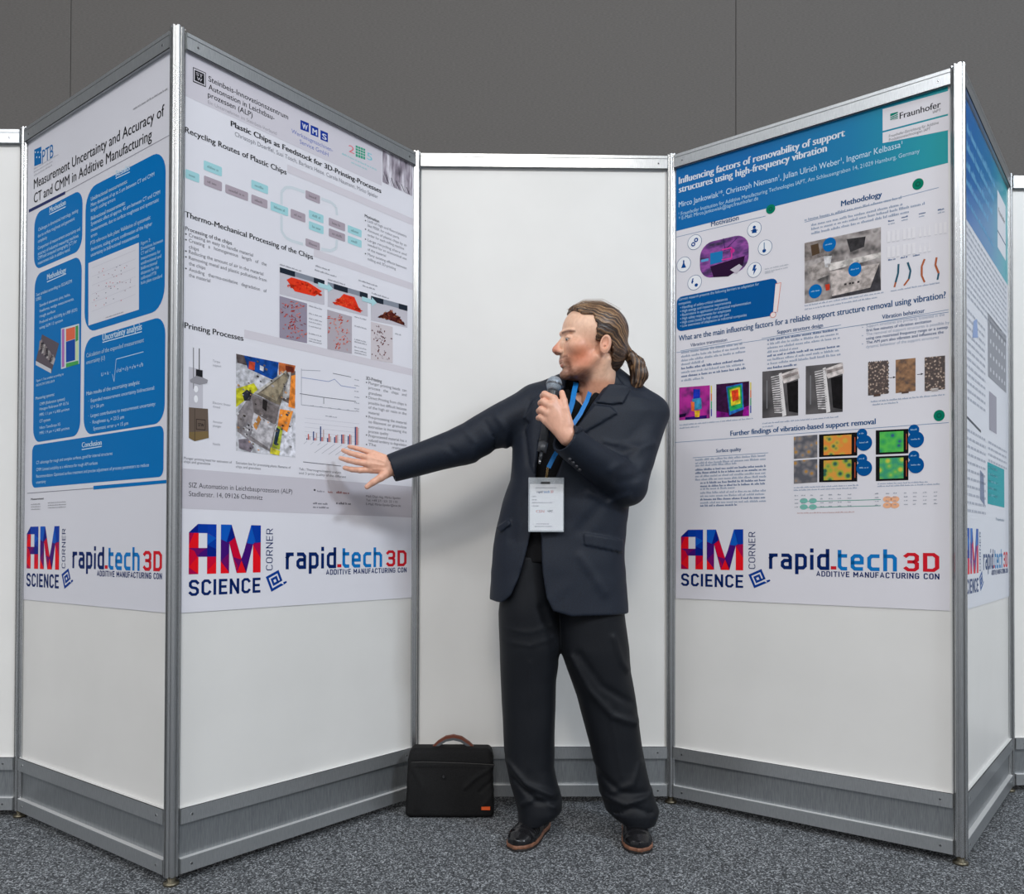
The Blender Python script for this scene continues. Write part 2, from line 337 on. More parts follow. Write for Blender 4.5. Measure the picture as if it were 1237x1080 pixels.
def glyphs(txt, bold):
    k = (txt, bold)
    if k not in _gc:
        cu = bpy.data.curves.new('t', 'FONT'); cu.body = txt; cu.size = 1; cu.offset = 0; cu.resolution_u = 3; cu.fill_mode = 'FRONT'
        ob = bpy.data.objects.new('t', cu); me = ob.to_mesh()
        V = np.array([(v.co.x, v.co.y) for v in me.vertices]); F = [tuple(p.vertices) for p in me.polygons]
        if bold > 0:
            n0 = len(V); F = F + [tuple(i + n0 for i in f) for f in F]; V = np.concatenate([V - (bold, 0), V + (bold, 0)])
        ob.to_mesh_clear(); bpy.data.objects.remove(ob); bpy.data.curves.remove(cu); _gc[k] = (V, F)
    return _gc[k]
NAVY, TECH, RED, INK, GREY = (10, 38, 98), (18, 118, 190), (206, 30, 44), (34, 34, 38), (120, 120, 128)
PB = panels[2]
def am_logo(pr, faded=0):
    """the same bottom band on every poster, laid out in panel metres"""
    def U(x, y): return PB.uv(x, y)
    ff = lambda c: tuple(int(v + (225 - v) * faded) for v in c)
    def Z(c): return ff(c)
    uA0, uA1, uM0, uM1 = U(228, 670)[0], U(261.2, 670)[0], U(266.6, 670)[0], U(314.8, 670)[0]
    vt, vb = 1.047, 0.8975
    fa = lambda t: uA0 + (uA1 - uA0) * t
    fm = lambda t: uM0 + (uM1 - uM0) * t
    fv = lambda t: vb + (vt - vb) * t
    R1, R2, R3, P1, P2, B1, B2, B3 = (232, 20, 34), (205, 8, 52), (170, 10, 75), (110, 14, 100), (66, 18, 116), (8, 32, 130), (6, 58, 160), (14, 88, 188)
    def tri(f, pts, c): pr.poly('corner_logo', [(f(x), fv(y)) for x, y in pts], Z(c), 2, uv=True)
    a, t1 = 0.345, 0.66
    def under(f, pts, c): pr.poly('corner_logo', [(f(x), fv(y)) for x, y in pts], Z(c), 1, uv=True)
    for q_ in ([(0, 0), (a, 0), (a, .83), (0, .83)], [(.66, 0), (1, 0), (1, 1), (.66, 1)], [(0, .83), (a, .82), (.67, .82), (.67, 1), (.32, 1)], [(a, .345), (.66, .345), (.66, .52), (a, .52)]): under(fa, q_, P1)
    for q_ in ([(0, 0), (.205, 0), (.205, 1), (0, 1)], [(.80, 0), (1, 0), (1, 1), (.80, 1)], [(.205, 1), (.26, 1), (.52, .26), (.63, 0), (.39, 0), (.205, .62)], [(.51, .26), (.75, 1), (.8, 1), (.8, .6), (.63, 0)]): under(fm, q_, P1)
    # letter A as facets
    tri(fa, [(0, .83), (.32, 1), (.32, .82), (0, .82)], B1); tri(fa, [(.32, 1), (.68, 1), (.68, .82), (.32, .82)], B2); tri(fa, [(.68, 1), (1, 1), (1, .72), (.68, .82)], (10, 60, 168))
    tri(fa, [(.66, .82), (1, .72), (.66, .58)], B3); tri(fa, [(1, .72), (1, .5), (.66, .58)], B2); tri(fa, [(.66, .58), (1, .5), (1, .345), (.66, .345)], B1)
    tri(fa, [(0, .82), (.18, .82), (.0, .58)], R3); tri(fa, [(.18, .82), (a, .82), (a, .52), (0, .52), (0, .58)], R1)
    tri(fa, [(0, .52), (.66, .52), (.4, .42), (.2, .46)], P1); tri(fa, [(.66, .52), (.66, .345), (.3, .345), (.4, .42)], P2); tri(fa, [(0, .52), (.2, .46), (.3, .345), (0, .14)], R2)
    tri(fa, [(.3, .345), (a, .345), (a, .0), (.17, .07), (0, .14)], R1); tri(fa, [(0, .14), (.17, .07), (a, 0), (0, 0)], R3)
    tri(fa, [(.66, .345), (1, .345), (1, .25), (.66, .06)], R2); tri(fa, [(1, .25), (1, 0), (.66, 0), (.66, .06)], R1)
    # letter M
    tri(fm, [(0, 1), (.26, 1), (.14, .64), (0, .7)], B3); tri(fm, [(.26, 1), (.34, .72), (.205, .64), (.14, .64)], B1)
    tri(fm, [(0, .7), (.205, .62), (.205, .42), (0, .25)], P2); tri(fm, [(0, .25), (.205, .42), (.205, 0), (.18, .05)], P1); tri(fm, [(0, .25), (.18, .05), (.205, 0), (0, 0)], R1)
    tri(fm, [(.205, .64), (.34, .74), (.52, .27), (.31, .33)], R2); tri(fm, [(.30, .33), (.5, .28), (.43, .14)], P1); tri(fm, [(.30, .33), (.43, .14), (.39, 0)], R3)
    tri(fm, [(.39, 0), (.51, .26), (.63, 0)], R1); tri(fm, [(.5, .28), (.63, 0), (.80, .6), (.64, .62)], P2); tri(fm, [(.51, .26), (.62, .12), (.63, 0)], P1)
    tri(fm, [(.64, .62), (.75, 1), (.87, .66), (.80, .6)], B3); tri(fm, [(.75, 1), (1, 1), (1, .64), (.86, .63)], B2); tri(fm, [(.80, .6), (1, .64), (1, .3)], R3)
    tri(fm, [(.80, .6), (1, .3), (1, 0), (.80, 0)], R1)
    pr.text('corner_logo', 'SCIENCE', (uA0 - .001, 0.8375), (uM1, 0.8375), 0, Z(NAVY), 2, -0.20, True, 0.0395)
    uc = U(329, 660)[0]
    pr.text('corner_logo', 'CORNER', (uc, 0.9035), (uc, 1.038), 0, Z(NAVY), 2, -0.11, True, 0.0225, rot=1)
    # the @ in a tilted square
    c0 = np.array([U(332, 708)[0], 0.869]); th = math.radians(24)
    def RR(x, y): return c0 + np.array([math.cos(th) * x - math.sin(th) * y, math.sin(th) * x + math.cos(th) * y])
    def ring(ho, hi, skip=()):
        o_ = [(-ho, -ho), (ho, -ho), (ho, ho), (-ho, ho)]; i_ = [(-hi, -hi), (hi, -hi), (hi, hi), (-hi, hi)]
        for k in range(4):
            if k in skip: continue
            pr.poly('corner_logo', [RR(*o_[k]), RR(*o_[(k + 1) % 4]), RR(*i_[(k + 1) % 4]), RR(*i_[k])], Z((10, 60, 145)), 2, uv=True)
    h = 0.0265; ring(h, h * .68, (1,)); ring(h * .48, h * .18)
    pr.poly('corner_logo', [RR(h * .68, -h * .45), RR(h, -h * .45), RR(h, h), RR(h * .68, h * .68)], Z((10, 60, 145)), 2, uv=True)
    pr.poly('corner_logo', [RR(h * .3, -h * .45), RR(h, -h * .45), RR(h, -h * .22), RR(h * .3, -h * .22)], Z((10, 60, 145)), 2, uv=True)
    pr.poly('corner_logo', [RR(h, -h), RR(h * 1.5, -h * .95), RR(h * 1.5, -h * .75), RR(h, -h * .68)], Z((10, 60, 145)), 2, uv=True)
    vb2 = 0.911
    pr.text('fair_logo', 'rapid', (U(344.3, 680)[0], vb2), (U(406, 680)[0], vb2), 0, Z(NAVY), 2, -0.20, True, 0.060)
    pr.text('fair_logo', '-', (U(407.3, 680)[0], vb2 - .004), (U(412.3, 680)[0], vb2 - .004), 0, Z(RED), 2, -0.22, True, 0.05)
    pr.text('fair_logo', 'tech', (U(413.5, 680)[0], vb2), (U(461.5, 680)[0], vb2), 0, Z(TECH), 2, -0.20, True, 0.060)
    pr.text('fair_logo', '3D', (U(466, 680)[0], vb2), (U(491, 680)[0], vb2), 0, Z(RED), 2, -0.20, True, 0.050)
    pr.text('fair_logo', 'ADDITIVE MANUFACTURING CON', (U(393.7, 690)[0], 0.884), (U(491, 690)[0], 0.884), 0, Z(NAVY), 2, -0.20, True, 0.0155)

# ------------------------------------------------------------------ poster with blue boxes (far left)
BLUE = (0, 112, 182); BT = (190, 218, 238)
A = Print(panels[1], 'poster', 'large poster with rounded blue text boxes and a long black two-line title, on the left', 0.022, 0.968, 0.785, 2.442, (218, 218, 226))
A.rbox('text_box', 41, 100, 228, 327, .05, BLUE); A.rbox('text_box', 102, 200.5, 179, 403, .07, BLUE); A.rbox('text_box', 40, 99, 308, 535, .05, BLUE)
A.rbox('text_box', 101, 200, 381, 526, .055, BLUE); A.rbox('text_box', 38.5, 198, 513.6, 589.5, .025, BLUE)
A.quad('logo', 41.5, 50, 181, 177, 201, 197.5, (0, 104, 170)); A.text('logo', 'PTB', (51, 197.5), (64.5, 190), 17, (0, 104, 170), bold=.0)
for k in range(5): A.disc('logo', (43 + 1.6 * k, 184 + 3 * ((k * 2) % 4)), .55, (200, 220, 235), 3, 1.2)
for k in range(3): A.greek('body_text', (41, 203 + 4.4 * k), (64 + 8 * (k == 0), 192.5 + 4.2 * k - 4 * (k == 0)), 1.8, (188, 190, 198))
A.greek('body_text', (161, 131), (204, 109.5), 2.6, (150, 150, 156))
A.text('title_lettering', 'Measurement Uncertainty and Accuracy of', (41, 229), (198.6, 139), 12.2, (28, 28, 32), bold=.008)
A.text('title_lettering', 'CT and CMM in Additive Manufacturing', (41, 244), (183.5, 170.5), 12.2, (28, 28, 32), bold=.008)
A.strip('rule_line', (35, 256.5), (205.5, 163), .9, (150, 150, 160)); A.poly('rule_line', [(35, 257), (79, 234.5), (79, 231), (35, 253.2)], (40, 50, 100), 2)
A.poly('rule_line', [(113, 591.5), (203.5, 583.6), (203.5, 579.5), (113, 587)], BLUE, 2); A.strip('rule_line', (33, 596), (113, 589.8), .9, (140, 140, 150))
for t, p, q, h in (('Motivation', (60, 257), (79.5, 247.5), 7), ('Results', (140, 213.5), (157, 205.5), 8), ('Methodology', (57, 338.5), (80, 328.5), 7), ('Uncertainty analysis', (124, 411.5), (171.5, 398.5), 8.5), ('Conclusion', (99, 541), (123, 537), 6.5)):
    A.text('heading_lettering', t, p, q, h, (205, 226, 240), bold=.03)
    A.strip('heading_lettering', (p[0], p[1] + 2.2), (q[0], q[1] + 2.2), 1.0, (205, 226, 240), 2)
def bt(t, p, q, h=4.6, b=0.0, c=BT): A.text('body_text', t, p, q, h, c, bold=b)
bt('Challenges in dimensional metrology, testing', (46.5, 279), (94.5, 256.5), 4.2); bt('due to surface roughness and geometric', (46, 287), (90.5, 266), 4.2); bt('complexity', (46, 293.5), (57, 288.5), 4.2)
bt('Comparison of measurement uncertainty and', (46, 302.5), (97, 277.5), 4.2); bt('accuracy of industrial measuring machines', (46, 308), (95, 287), 4.2)
bt('CMM and computed tomography (CT) for', (46, 314), (93, 293), 4.2); bt('measurement tasks in additive manuf.', (46, 320), (85, 303), 4.2)
bt('Unidirectional measurements:', (110, 242), (154, 222), 5, .02); bt('Mean deviations of up to 5 µm between CT and CMM', (110, 249.5), (186.5, 213), 4.6); bt('length scaling errors', (110, 256), (139.5, 242.5), 4.6)
bt('Bidirectional measurements:', (110, 267), (151.5, 246.5), 5, .02); bt('Systematic effect of approx. 45 µm between CT and CMM', (110, 274), (193.5, 233), 4.6); bt('measurements, due to surface roughness and systematic', (110, 280.5), (192, 243), 4.6); bt('errors', (110, 287.5), (117.5, 284), 4.6)
bt('PTB reference hole plate: Validation of systematic', (109.5, 296), (182, 264.5), 4.8, .015); bt('deviations, scaling errors; confirmation of the higher', (110, 304.5), (184, 271), 4.6); bt('uncertainty in bidirectional measurements', (110, 311), (168, 285.5), 4.6)
for k, t in enumerate(['Figure 2:', 'Deviations between', 'CT and CMM', 'measurements for', 'unidirectional and', 'bidirectional', 'distances for the', 'calibrated PTB', 'hole plate standard']):
    x1 = [182, 197, 187, 194, 195, 190, 192, 189, 196][k]; bt(t, (170.5, 296 + 6 * k), (x1, 296 + 6 * k - (x1 - 170.5) * .36), 4.2, .01)
A.quad('scatter_chart', 107, 168, 318, 293, 393.3, 374, (216, 216, 224), 2)
for k in range(6): A.strip('scatter_chart', (111, 324 + 10.5 * k), (164, 302 + 10.7 * k), .4, (196, 196, 206), 3)
for k in range(46):
    tx = random.random(); ty = random.betavariate(2, 2); yy = (327 - 20 * tx) * (1 - ty) + (380 - 17 * tx) * ty
    A.disc('scatter_chart', (112 + 50 * tx, yy), .55, random.choice([(205, 70, 80), (70, 80, 110), (150, 110, 130)]), 4, .6, 6)
A.greek('scatter_chart', (128, 384), (150, 378), 1.6, (150, 150, 165), 3)
bt('Calculation of the expanded measurement', (104.5, 432), (174, 413), 5.2, .01); bt('uncertainty (U)', (104.5, 440.5), (127, 434), 5.2, .01)
bt('U = k ·', (122.5, 455), (133.5, 451.5), 4.5); bt('u²cal + u²p + u²w + u²b', (141, 449.5), (173, 443), 5)
A.path('body_text', [(136, 452), (138, 461), (140.5, 434), (173.5, 425)], .8, BT, 2)
bt('Main results of the uncertainty analysis:', (104.5, 477.5), (169, 464), 4.8, .02); bt('·  Expanded measurement uncertainty bidirectional:', (107, 486), (187, 471), 4.4); bt('U = 56 µm', (110, 494), (125.5, 490.5), 4.4)
bt('·  Largest contributions to measurement uncertainty:', (107, 504.5), (188, 490), 4.4); bt('·  Roughness uₚ = 23.5 µm', (109, 512.5), (150, 505.5), 4.4); bt('Systematic error u = 15 µm', (113, 520), (155, 513), 4.4)
bt('Test artefact according to ISO/ASTM', (43.5, 358), (87, 342), 4, .02); bt('52902', (43.5, 364), (50, 361.5), 4, .02)
for t, p, q in (('Standard elements: pins, holes,', (48, 370.5), (85, 357.5)), ('freeforms, wedge measurements,', (48, 377), (89.5, 363)), ('rough surface', (48, 383.5), (67, 377.5)), ('Produced with AlSi10Mg by LPBF (EOS)', (48, 391.5), (93.5, 375)), ('using SLM 12 system', (48, 398), (76, 388))): bt(t, p, q, 3.6)
A.poly('photo_print', [(43.5, 436), (51, 404), (71.5, 415), (62, 451)], (92, 84, 92), 2); A.poly('photo_print', [(43.5, 436), (62, 446), (62, 451), (43.5, 441)], (198, 200, 206), 3)
for k in range(9): A.poly('photo_print', [(48 + 2 * k, 412 + 2 * k), (51 + 2 * k, 410 + 3 * k), (52 + 1.6 * k, 420 + 2.6 * k), (47 + 1.8 * k, 424 + 1.8 * k)], [(140, 130, 132), (60, 55, 64), (178, 172, 172)][k % 3], 3)
A.quad('colour_map', 74, 95.8, 397, 391, 446, 439.5, (205, 215, 220), 2); A.quad('colour_map', 75, 78, 398, 397, 444, 443, (176, 110, 180), 3)
A.quad('colour_map', 80, 91, 397.5, 394.5, 412.5, 409, (222, 106, 76), 3); A.quad('colour_map', 80, 91, 413, 409.5, 438, 435, (14, 74, 160), 3); A.quad('colour_map', 80, 95, 439, 435.5, 444, 440, (70, 160, 84), 3); A.quad('colour_map', 91.5, 94.8, 394, 393, 413, 411, (70, 150, 80), 3); A.quad('colour_map', 91.5, 94.8, 413, 412, 436, 434.5, (200, 218, 170), 3)
bt('Figure 1: Test artefact according to', (44, 462), (77, 452.5), 3, .02); bt('ISO/ASTM 52902:2019', (44, 467.5), (66, 461), 3, .02)
bt('Measuring systems:', (43, 484), (66, 477), 3.8, .02); bt('CMM (Reference system)', (48, 490.5), (78.5, 483), 3.8, .02); bt('Hexagon Reference HP 10.7.6', (48, 496.5), (83, 488), 3.6); bt('MPE: 1.1 µm + L/400 µm/mm', (48, 503), (84, 495.5), 3.6)
bt('CT system', (48, 511), (61, 508), 3.8, .02); bt('Nikon TomoScope XS', (48, 519), (73, 513.5), 3.6); bt('MPE: 1.9 µm + L/400 µm/mm', (48, 525.5), (84, 518), 3.6)
bt('CT: advantage for rough and complex surfaces, good for internal structures', (44, 561.5), (136, 548.5), 3.8); bt('CMM: Limited suitability as a reference for rough AM surfaces', (44, 570), (118, 560), 3.8)
bt('Recommendation: Optimised surface treatment and precise adjustment of process parameters to reduce', (44, 578), (180, 562.5), 3.8); bt('uncertainty', (44, 584.5), (55.5, 583), 3.8)
A.text('body_text', 'Measurement', (37.5, 605), (53, 602.5), 2.6, (90, 90, 96), bold=.02)
for k in range(3): A.greek('body_text', (37.5, 610.5 + 3 * k), (49, 609 + 3 * k), 1.5, (165, 165, 172)); A.greek('body_text', (58, 609 + 3 * k), (80, 606 + 3 * k), 1.5, (165, 165, 172))
am_logo(A); A.build()

# ------------------------------------------------------------------ plastic chips poster
B = Print(panels[2], 'poster', 'plastic chips poster with red heaps and flow chart, which the speaker points at', 0.022, 0.968, 0.785, 2.442, (226, 225, 232))
HB = (208, 204, 212)
uL, uR = 0.022, 0.968; uvs = lambda u, v: (u, v)
v_hb = (B.P((224, 119))[1] + B.P((461, 222))[1]) / 2; uh = B.P((461, 222))[0]
B.poly('header_band', [(uL, v_hb), (uh, v_hb), (uh, 2.441), (uL, 2.441)], HB, 1, uv=True)
B.poly('logo', [(233, 81), (248.6, 88), (248.6, 105.5), (233, 99)], INK, 2); B.poly('logo', [(233.8, 82.4), (247.8, 88.6), (247.8, 104), (233.8, 98)], HB, 3); B.poly('logo', [(235, 84.5), (246.5, 89.5), (246.5, 102.4), (235, 97)], INK, 4)
B.text('logo', 'ST', (236.6, 90.8), (245, 94.6), 4, HB, 5, .02); B.text('logo', 'W', (237.6, 96.5), (244, 99.3), 4, HB, 5, .02)
TX = (44, 44, 50)
B.text('title_lettering', 'Steinbeis-Innovationszentrum', (251.7, 99), (348, 143.5), 7, TX, bold=.01); B.text('title_lettering', 'Automation in Leichtbau-', (251.7, 109), (331.4, 144.5), 7, TX, bold=.01)
B.text('title_lettering', 'prozessen (ALP)', (251, 117.5), (305, 141.5), 7, TX, bold=.01); B.text('body_text', 'Ein Unternehmen im Steinbeis-Verbund', (251, 126.5), (334, 162), 4.6, (160, 156, 164))
for t, x0, x1, y0, y1 in (('W', 362.8, 373, 144.8, 149), ('M', 375.2, 384.4, 151, 155), ('S', 387, 396, 157, 161)):
    B.quad('logo', x0, x1, y0, y1, y0 + 11.5, y1 + 11, (28, 58, 150), 2); B.text('logo', t, (x0 + 2, y0 + 10.3), (x1 - 1.6, y1 + 8.8), 7, (225, 228, 240), 3, .03)
B.text('logo', 'Werkzeugmaschinen-', (352, 162), (402, 182.5), 5.4, (110, 124, 188)); B.text('logo', 'Service GmbH', (362, 175), (396.6, 187.5), 5.4, (110, 124, 188))
B.text('logo', '2', (421, 183.5), (428, 186), 9, (222, 120, 130), 2, 0); B.quad('logo', 429.5, 441, 175.5, 180, 189, 193, (60, 160, 130), 2); B.text('logo', '5', (443, 192), (449.5, 195), 9, (130, 196, 208), 2, 0)
for k in range(3): B.strip('logo', (429.5, 178.5 + 3.4 * k), (441, 183 + 3.2 * k), .7, HB, 3); B.strip('logo', (432.5 + 3 * k, 176), (432.5 + 3 * k, 193), .6, HB, 3)
B.greek('logo', (413, 188), (456, 205.5), 2.4, (150, 200, 205)); B.greek('logo', (424, 197), (444, 206), 2.2, (160, 200, 205))
rib = noise_mat('ribbed_photo_print', [(0.3, (60, 54, 64)), (0.45, (150, 140, 152)), (0.65, (224, 220, 228))], 14, 0.4, 0, (3.2, 1, .8), rot=(0, .35, 0))
B.quad('photo_print', 462, 498, 181, 196.5, 220, 237, rib, 2)
for k in range(11): B.strip('photo_print', (463 + k * 3.1, 209 + k * 1.9), (466.5 + k * 3.1, 220 + k * 1.65), 1.0, (40, 38, 44) if k % 2 else (190, 186, 194), 3)
B.text('title_lettering', 'Plastic Chips as Feedstock for 3D-Printing-Processes', (278.6, 154.5), (460.5, 231.5), 7, INK, bold=.03)
B.text('body_text', 'Christoph Doerffel, Susi Tosch, Barbara Heise, Carola Naumann, Mirko Spieler', (283.6, 166.5), (456.4, 238), 5.6, (130, 130, 138))
def stripe(x0, y0, x1, y1, h):
    a, c = B.P((x0, y0)), B.P((x1, y1)); v = (a[1] + c[1]) / 2; hm = h / 345; B.poly('heading_stripe', [(a[0], v), (uR, v), (uR, v + hm), (a[0], v + hm)], (212, 207, 214), 1, uv=True)
stripe(347, 209.5, 496, 270, 9); stripe(379, 312, 496, 348, 9); stripe(295, 410.5, 496, 451.5, 9)
B.text('heading_lettering', 'Recycling Routes of Plastic Chips', (223.3, 160.5), (346, 210.5), 7.4, INK, bold=.02); B.text('heading_lettering', 'Thermo-Mechanical Processing of the Chips', (223.3, 262), (378, 313.3), 7.2, INK, bold=.02)
B.text('heading_lettering', 'Printing Processes', (222.8, 396.5), (294, 411.5), 7.4, INK, bold=.02)
TE, MV = (162, 210, 216), (172, 160, 170)
for c, xl, xr, yl, yr, h in ((TE, 224, 240.7, 210, 215.2, 11), (TE, 246, 268, 200, 207, 11.5), (MV, 246.3, 268, 218.3, 225, 11.5), (MV, 272, 299.6, 228, 237.5, 10.7), (TE, 303.5, 323.7, 222.3, 229.5, 10.3), (MV, 303.5, 323, 240, 247, 10.5), (TE, 326.7, 348, 249, 255.7, 10.5), (MV, 351, 368.8, 258, 263.2, 10.5),
        (MV, 369, 386.5, 235.6, 240.6, 10), (TE, 373, 390.7, 259, 264.5, 10), (TE, 373, 390.7, 272.2, 278, 10), (MV, 397, 416.8, 268, 274.6, 9.6), (MV, 397, 416.8, 281, 287, 9.6), (MV, 369, 386.3, 292.8, 297.8, 9.3), (TE, 420, 436.7, 276.7, 282.2, 9), (TE, 420, 436.7, 289.4, 294.6, 9)):
    a = B.P((xl, yl)); d = B.P((xr, yr)); v = (a[1] + d[1]) / 2; hh = h / 2 * abs(B.P((xl, 250))[1] - B.P((xl, 260))[1]) / 10
    B.rrect('flow_chart', a[0], d[0], v - hh, v + hh, .004, c, 2)
    B.greek('flow_chart', (xl + 4, yl + 2.5), (xr - 3, yr + .8), 3, tuple(int(v_ * .78) for v_ in c), 3)
PALE = (208, 216, 222)
for pth in ([(340, 247), (340, 232), (345, 226.5), (352, 226.5), (368, 232)], [(388, 240), (400, 244.5), (406, 250), (407, 260)], [(340, 260), (340, 279), (345, 287), (352, 291), (366, 295)], [(388, 301), (400, 303), (406, 300), (407, 290)]): B.path('flow_chart', pth, 3.6, PALE, 1)
B.text('body_text', 'Motivation', (440.5, 262.5), (458, 269), 4, (70, 70, 76), bold=.02)
for t, p, q in (('Lack of high and fluoro/plastics', (444, 269), (491, 286)), ('like PEEK for robot parts', (444, 274), (482, 288.5)), ('Amount of plastic chips by an', (444, 280), (491, 297.5)), ('order for each milling machine', (444, 285.5), (488, 301.5)), ('Large recycling share and', (444, 292), (491, 308.5)), ('needed for an economical use', (444, 297), (491, 314)), ('of the material', (444, 302.5), (466, 310.5)), ('Many existing effects between', (444, 309), (491, 325)), ('milling and 3D-printing', (444, 314), (478, 326.5))):
    B.text('body_text', t, p, q, 3.4, (128, 128, 136))
for y in (266.5, 277, 289, 306.5): B.disc('body_text', (441.5, y), .8, (60, 60, 66))
B.text('body_text', 'Processing of the chips', (223.8, 278.5), (280, 295.5), 5, (70, 70, 76), bold=.01)
for t, p, q in (('Creating an easy to handle material', (228, 286.5), (305.5, 309.5)), ('Creating   a   homogeneous   length   of   the', (228, 293), (322, 321)), ('chips', (228, 300), (240, 303.5)), ('Reducing the amount of air in the material', (228, 306.5), (318, 332.5)), ('Removing metal and plastic pollutions from', (228, 313.5), (322, 340.5)), ('the chips', (228, 320), (248, 326)), ('Avoiding   thermo-oxidative   degradation   of', (228, 327.5), (322, 353.5)), ('the material', (228, 334), (254, 341.5))):
    B.text('body_text', t, p, q, 4.6, (108, 108, 116))
for y in (282.8, 289.6, 303.4, 310.4, 324.4): B.disc('body_text', (224.6, y), 1.0, (60, 60, 66))
# photographs printed on it
PGR = (190, 188, 198)
def heap(cx, cy, w_, h_, cols, seed, lean=0):
    r = random.Random(seed)
    for k in range(int(90)):
        t = r.uniform(-1, 1); top = (1 - abs(t) ** 1.3) * h_; yy = r.uniform(0, top); x = cx + t * w_ / 2 + lean * yy
        y = cy + t * w_ / 2 * .27 - yy; a = r.uniform(0, 3.1); l = r.uniform(1.4, 3.6)
        B.poly('photo_print', [(x - l * math.cos(a), y - l * .6 * math.sin(a)), (x + .8, y + 1.2), (x + l * math.cos(a), y + l * .6 * math.sin(a)), (x - .8, y - 1.2)], r.choice(cols), 4)
OR = [(236, 62, 30), (226, 48, 24), (244, 84, 44), (206, 40, 24)]; BR = [(92, 34, 30), (120, 50, 40), (66, 24, 24), (150, 90, 60)]
for xl, xr, tl, tr, bl, br in ((337.8, 391.8, 322.6, 339, 355.3, 368.4), (395.7, 444, 340.5, 354.7, 370.5, 382.6), (448, 492, 357.4, 369.4, 387, 396)):
    B.pk += 1; B.quad('photo_print', xl, xr, tl, tr, bl, br, (196, 192, 200), 2); sl = (tr - tl) / (xr - xl); wd = xr - xl
    B.quad('photo_print', xl, xr, tl, tr, tl + 6, tr + 6, (134, 140, 152), 3)
    for a_, b_ in ((0, .34), (.76, 1)) if xl != 395.7 else ((.15, .5), (.8, 1)): B.quad('photo_print', xl + wd * a_, xl + wd * b_, tl + sl * wd * a_, tl + sl * wd * b_, tl + sl * wd * a_ + 6.5, tl + sl * wd * b_ + 6.5, (34, 42, 54), 4)
B.pk = 1; B.poly('photo_print', [(346, 338), (352, 335), (372, 341), (389, 352), (380, 358), (356, 352)], (230, 58, 30), 3); heap(367, 351, 40, 11, OR, 3)
B.pk = 2; B.poly('photo_print', [(404, 367), (415, 355), (428, 359), (436, 378)], (226, 54, 30), 3); heap(419, 371, 32, 15, OR, 5)
B.pk = 3; B.poly('photo_print', [(458, 382), (472, 375), (490, 394)], (86, 36, 30), 3); heap(473, 387, 30, 12, BR, 6)
for xl, xr, tl, tr, bl, br, bg, cols, n_, sz in ((337.5, 370.8, 357.4, 366.6, 407.9, 414.7, (150, 142, 158), [(190, 70, 60), (160, 40, 36), (210, 120, 110), (120, 40, 50)], 90, 1.9), (395.3, 425, 374, 382.6, 421.6, 427.5, (178, 170, 178), [(206, 100, 84), (186, 72, 58), (222, 140, 120)], 70, 1.8), (448, 474.3, 388.6, 395, 434.4, 439, (206, 198, 202), [(100, 34, 36), (80, 28, 34)], 62, 1.15)):
    B.pk += 1; B.quad('photo_print', xl, xr, tl, tr, bl, br, bg, 2); r = random.Random(int(xl))
    for k in range(n_):
        a_ = min(.95, max(.05, r.gauss(.5, .24))); t_ = r.uniform(.06, .94); x = xl + (xr - xl) * a_; y = (tl + (tr - tl) * a_) * (1 - t_) + (bl + (br - bl) * a_) * t_; g = r.uniform(0, 3.1); l = sz * r.uniform(.6, 1.4)
        B.poly('photo_print', [(x - l * math.cos(g), y - l * math.sin(g)), (x + .6, y + .8), (x + l * math.cos(g), y + l * math.sin(g)), (x - .7, y - .6)], r.choice(cols), 4)
for x, y in ((384, 345), (437, 362)): B.poly('flow_chart', [(x, y - 4), (x + 12, y), (x + 12, y - 3), (x + 18, y + 4), (x + 12, y + 8), (x + 12, y + 5), (x, y + 1.5)], (172, 212, 218), 5)
for x, y, w_ in ((338, 320.5, 26), (381, 322, 18), (380, 327, 28), (396, 338.5, 21), (433, 339.5, 24), (438, 346, 17), (449, 355, 22)): B.greek('body_text', (x, y), (x + w_, y + w_ * .3), 2, (150, 150, 158))
for x0, ys, w_ in ((373, (371, 380, 386, 390, 395, 404, 410, 413), 16), (428, (384, 395, 411, 414, 420, 424, 427), 15), (477, (404,), 8)):
    for y in ys: B.greek('body_text', (x0, y), (x0 + w_, y + w_ * .16), 1.7, (160, 160, 168))
# extruder picture
B.pk += 1
B.quad('photo_print', 228, 245, 443, 447, 492, 494, (196, 194, 202), 2); B.strip('photo_print', (233.6, 420), (233.6, 470), 1, (120, 118, 122), 3); B.strip('photo_print', (240.6, 421), (240.6, 450), 1.1, (70, 68, 70), 3)
B.poly('photo_print', [(236.5, 446), (244.5, 447.5), (244.5, 456), (236.5, 454)], (34, 34, 38), 4); B.poly('photo_print', [(229, 459), (238, 453), (251, 459), (250, 463), (241, 465), (230, 462)], (150, 148, 154), 4)
B.disc('photo_print', (236.5, 470), 2.6, (238, 238, 242), 4, 4); B.disc('photo_print', (236.5, 482), 2.4, (238, 238, 242), 4, 4.5)
B.poly('photo_print', [(228, 492), (251, 494), (252, 529), (235, 533), (228, 529)], (104, 90, 80), 4); B.poly('photo_print', [(228, 522), (251, 521), (252, 529), (235, 533), (228, 529)], (124, 104, 70), 5); B.strip('photo_print', (235, 493), (235, 532), .8, (74, 64, 58), 5)
B.quad('photo_print', 236.5, 248, 506, 507, 519, 520, (60, 50, 46), 5); B.quad('photo_print', 237.3, 247.2, 507, 508, 518.2, 519, (104, 90, 80), 6); B.text('photo_print', 'STW', (239, 515), (246, 515.6), 4, (40, 34, 34), 7, .03)
for x, y, t in ((257, 437, 'Torque'), (257, 442, 'support'), (257, 487, 'Electric linear'), (257, 492, 'thread'), (257, 510, 'Actuator'), (257, 515, 'plunger'), (257, 537, 'Nozzle')): B.text('body_text', t, (x, y), (x + len(t) * 1.45, y + len(t) * .3), 3, (160, 160, 168))
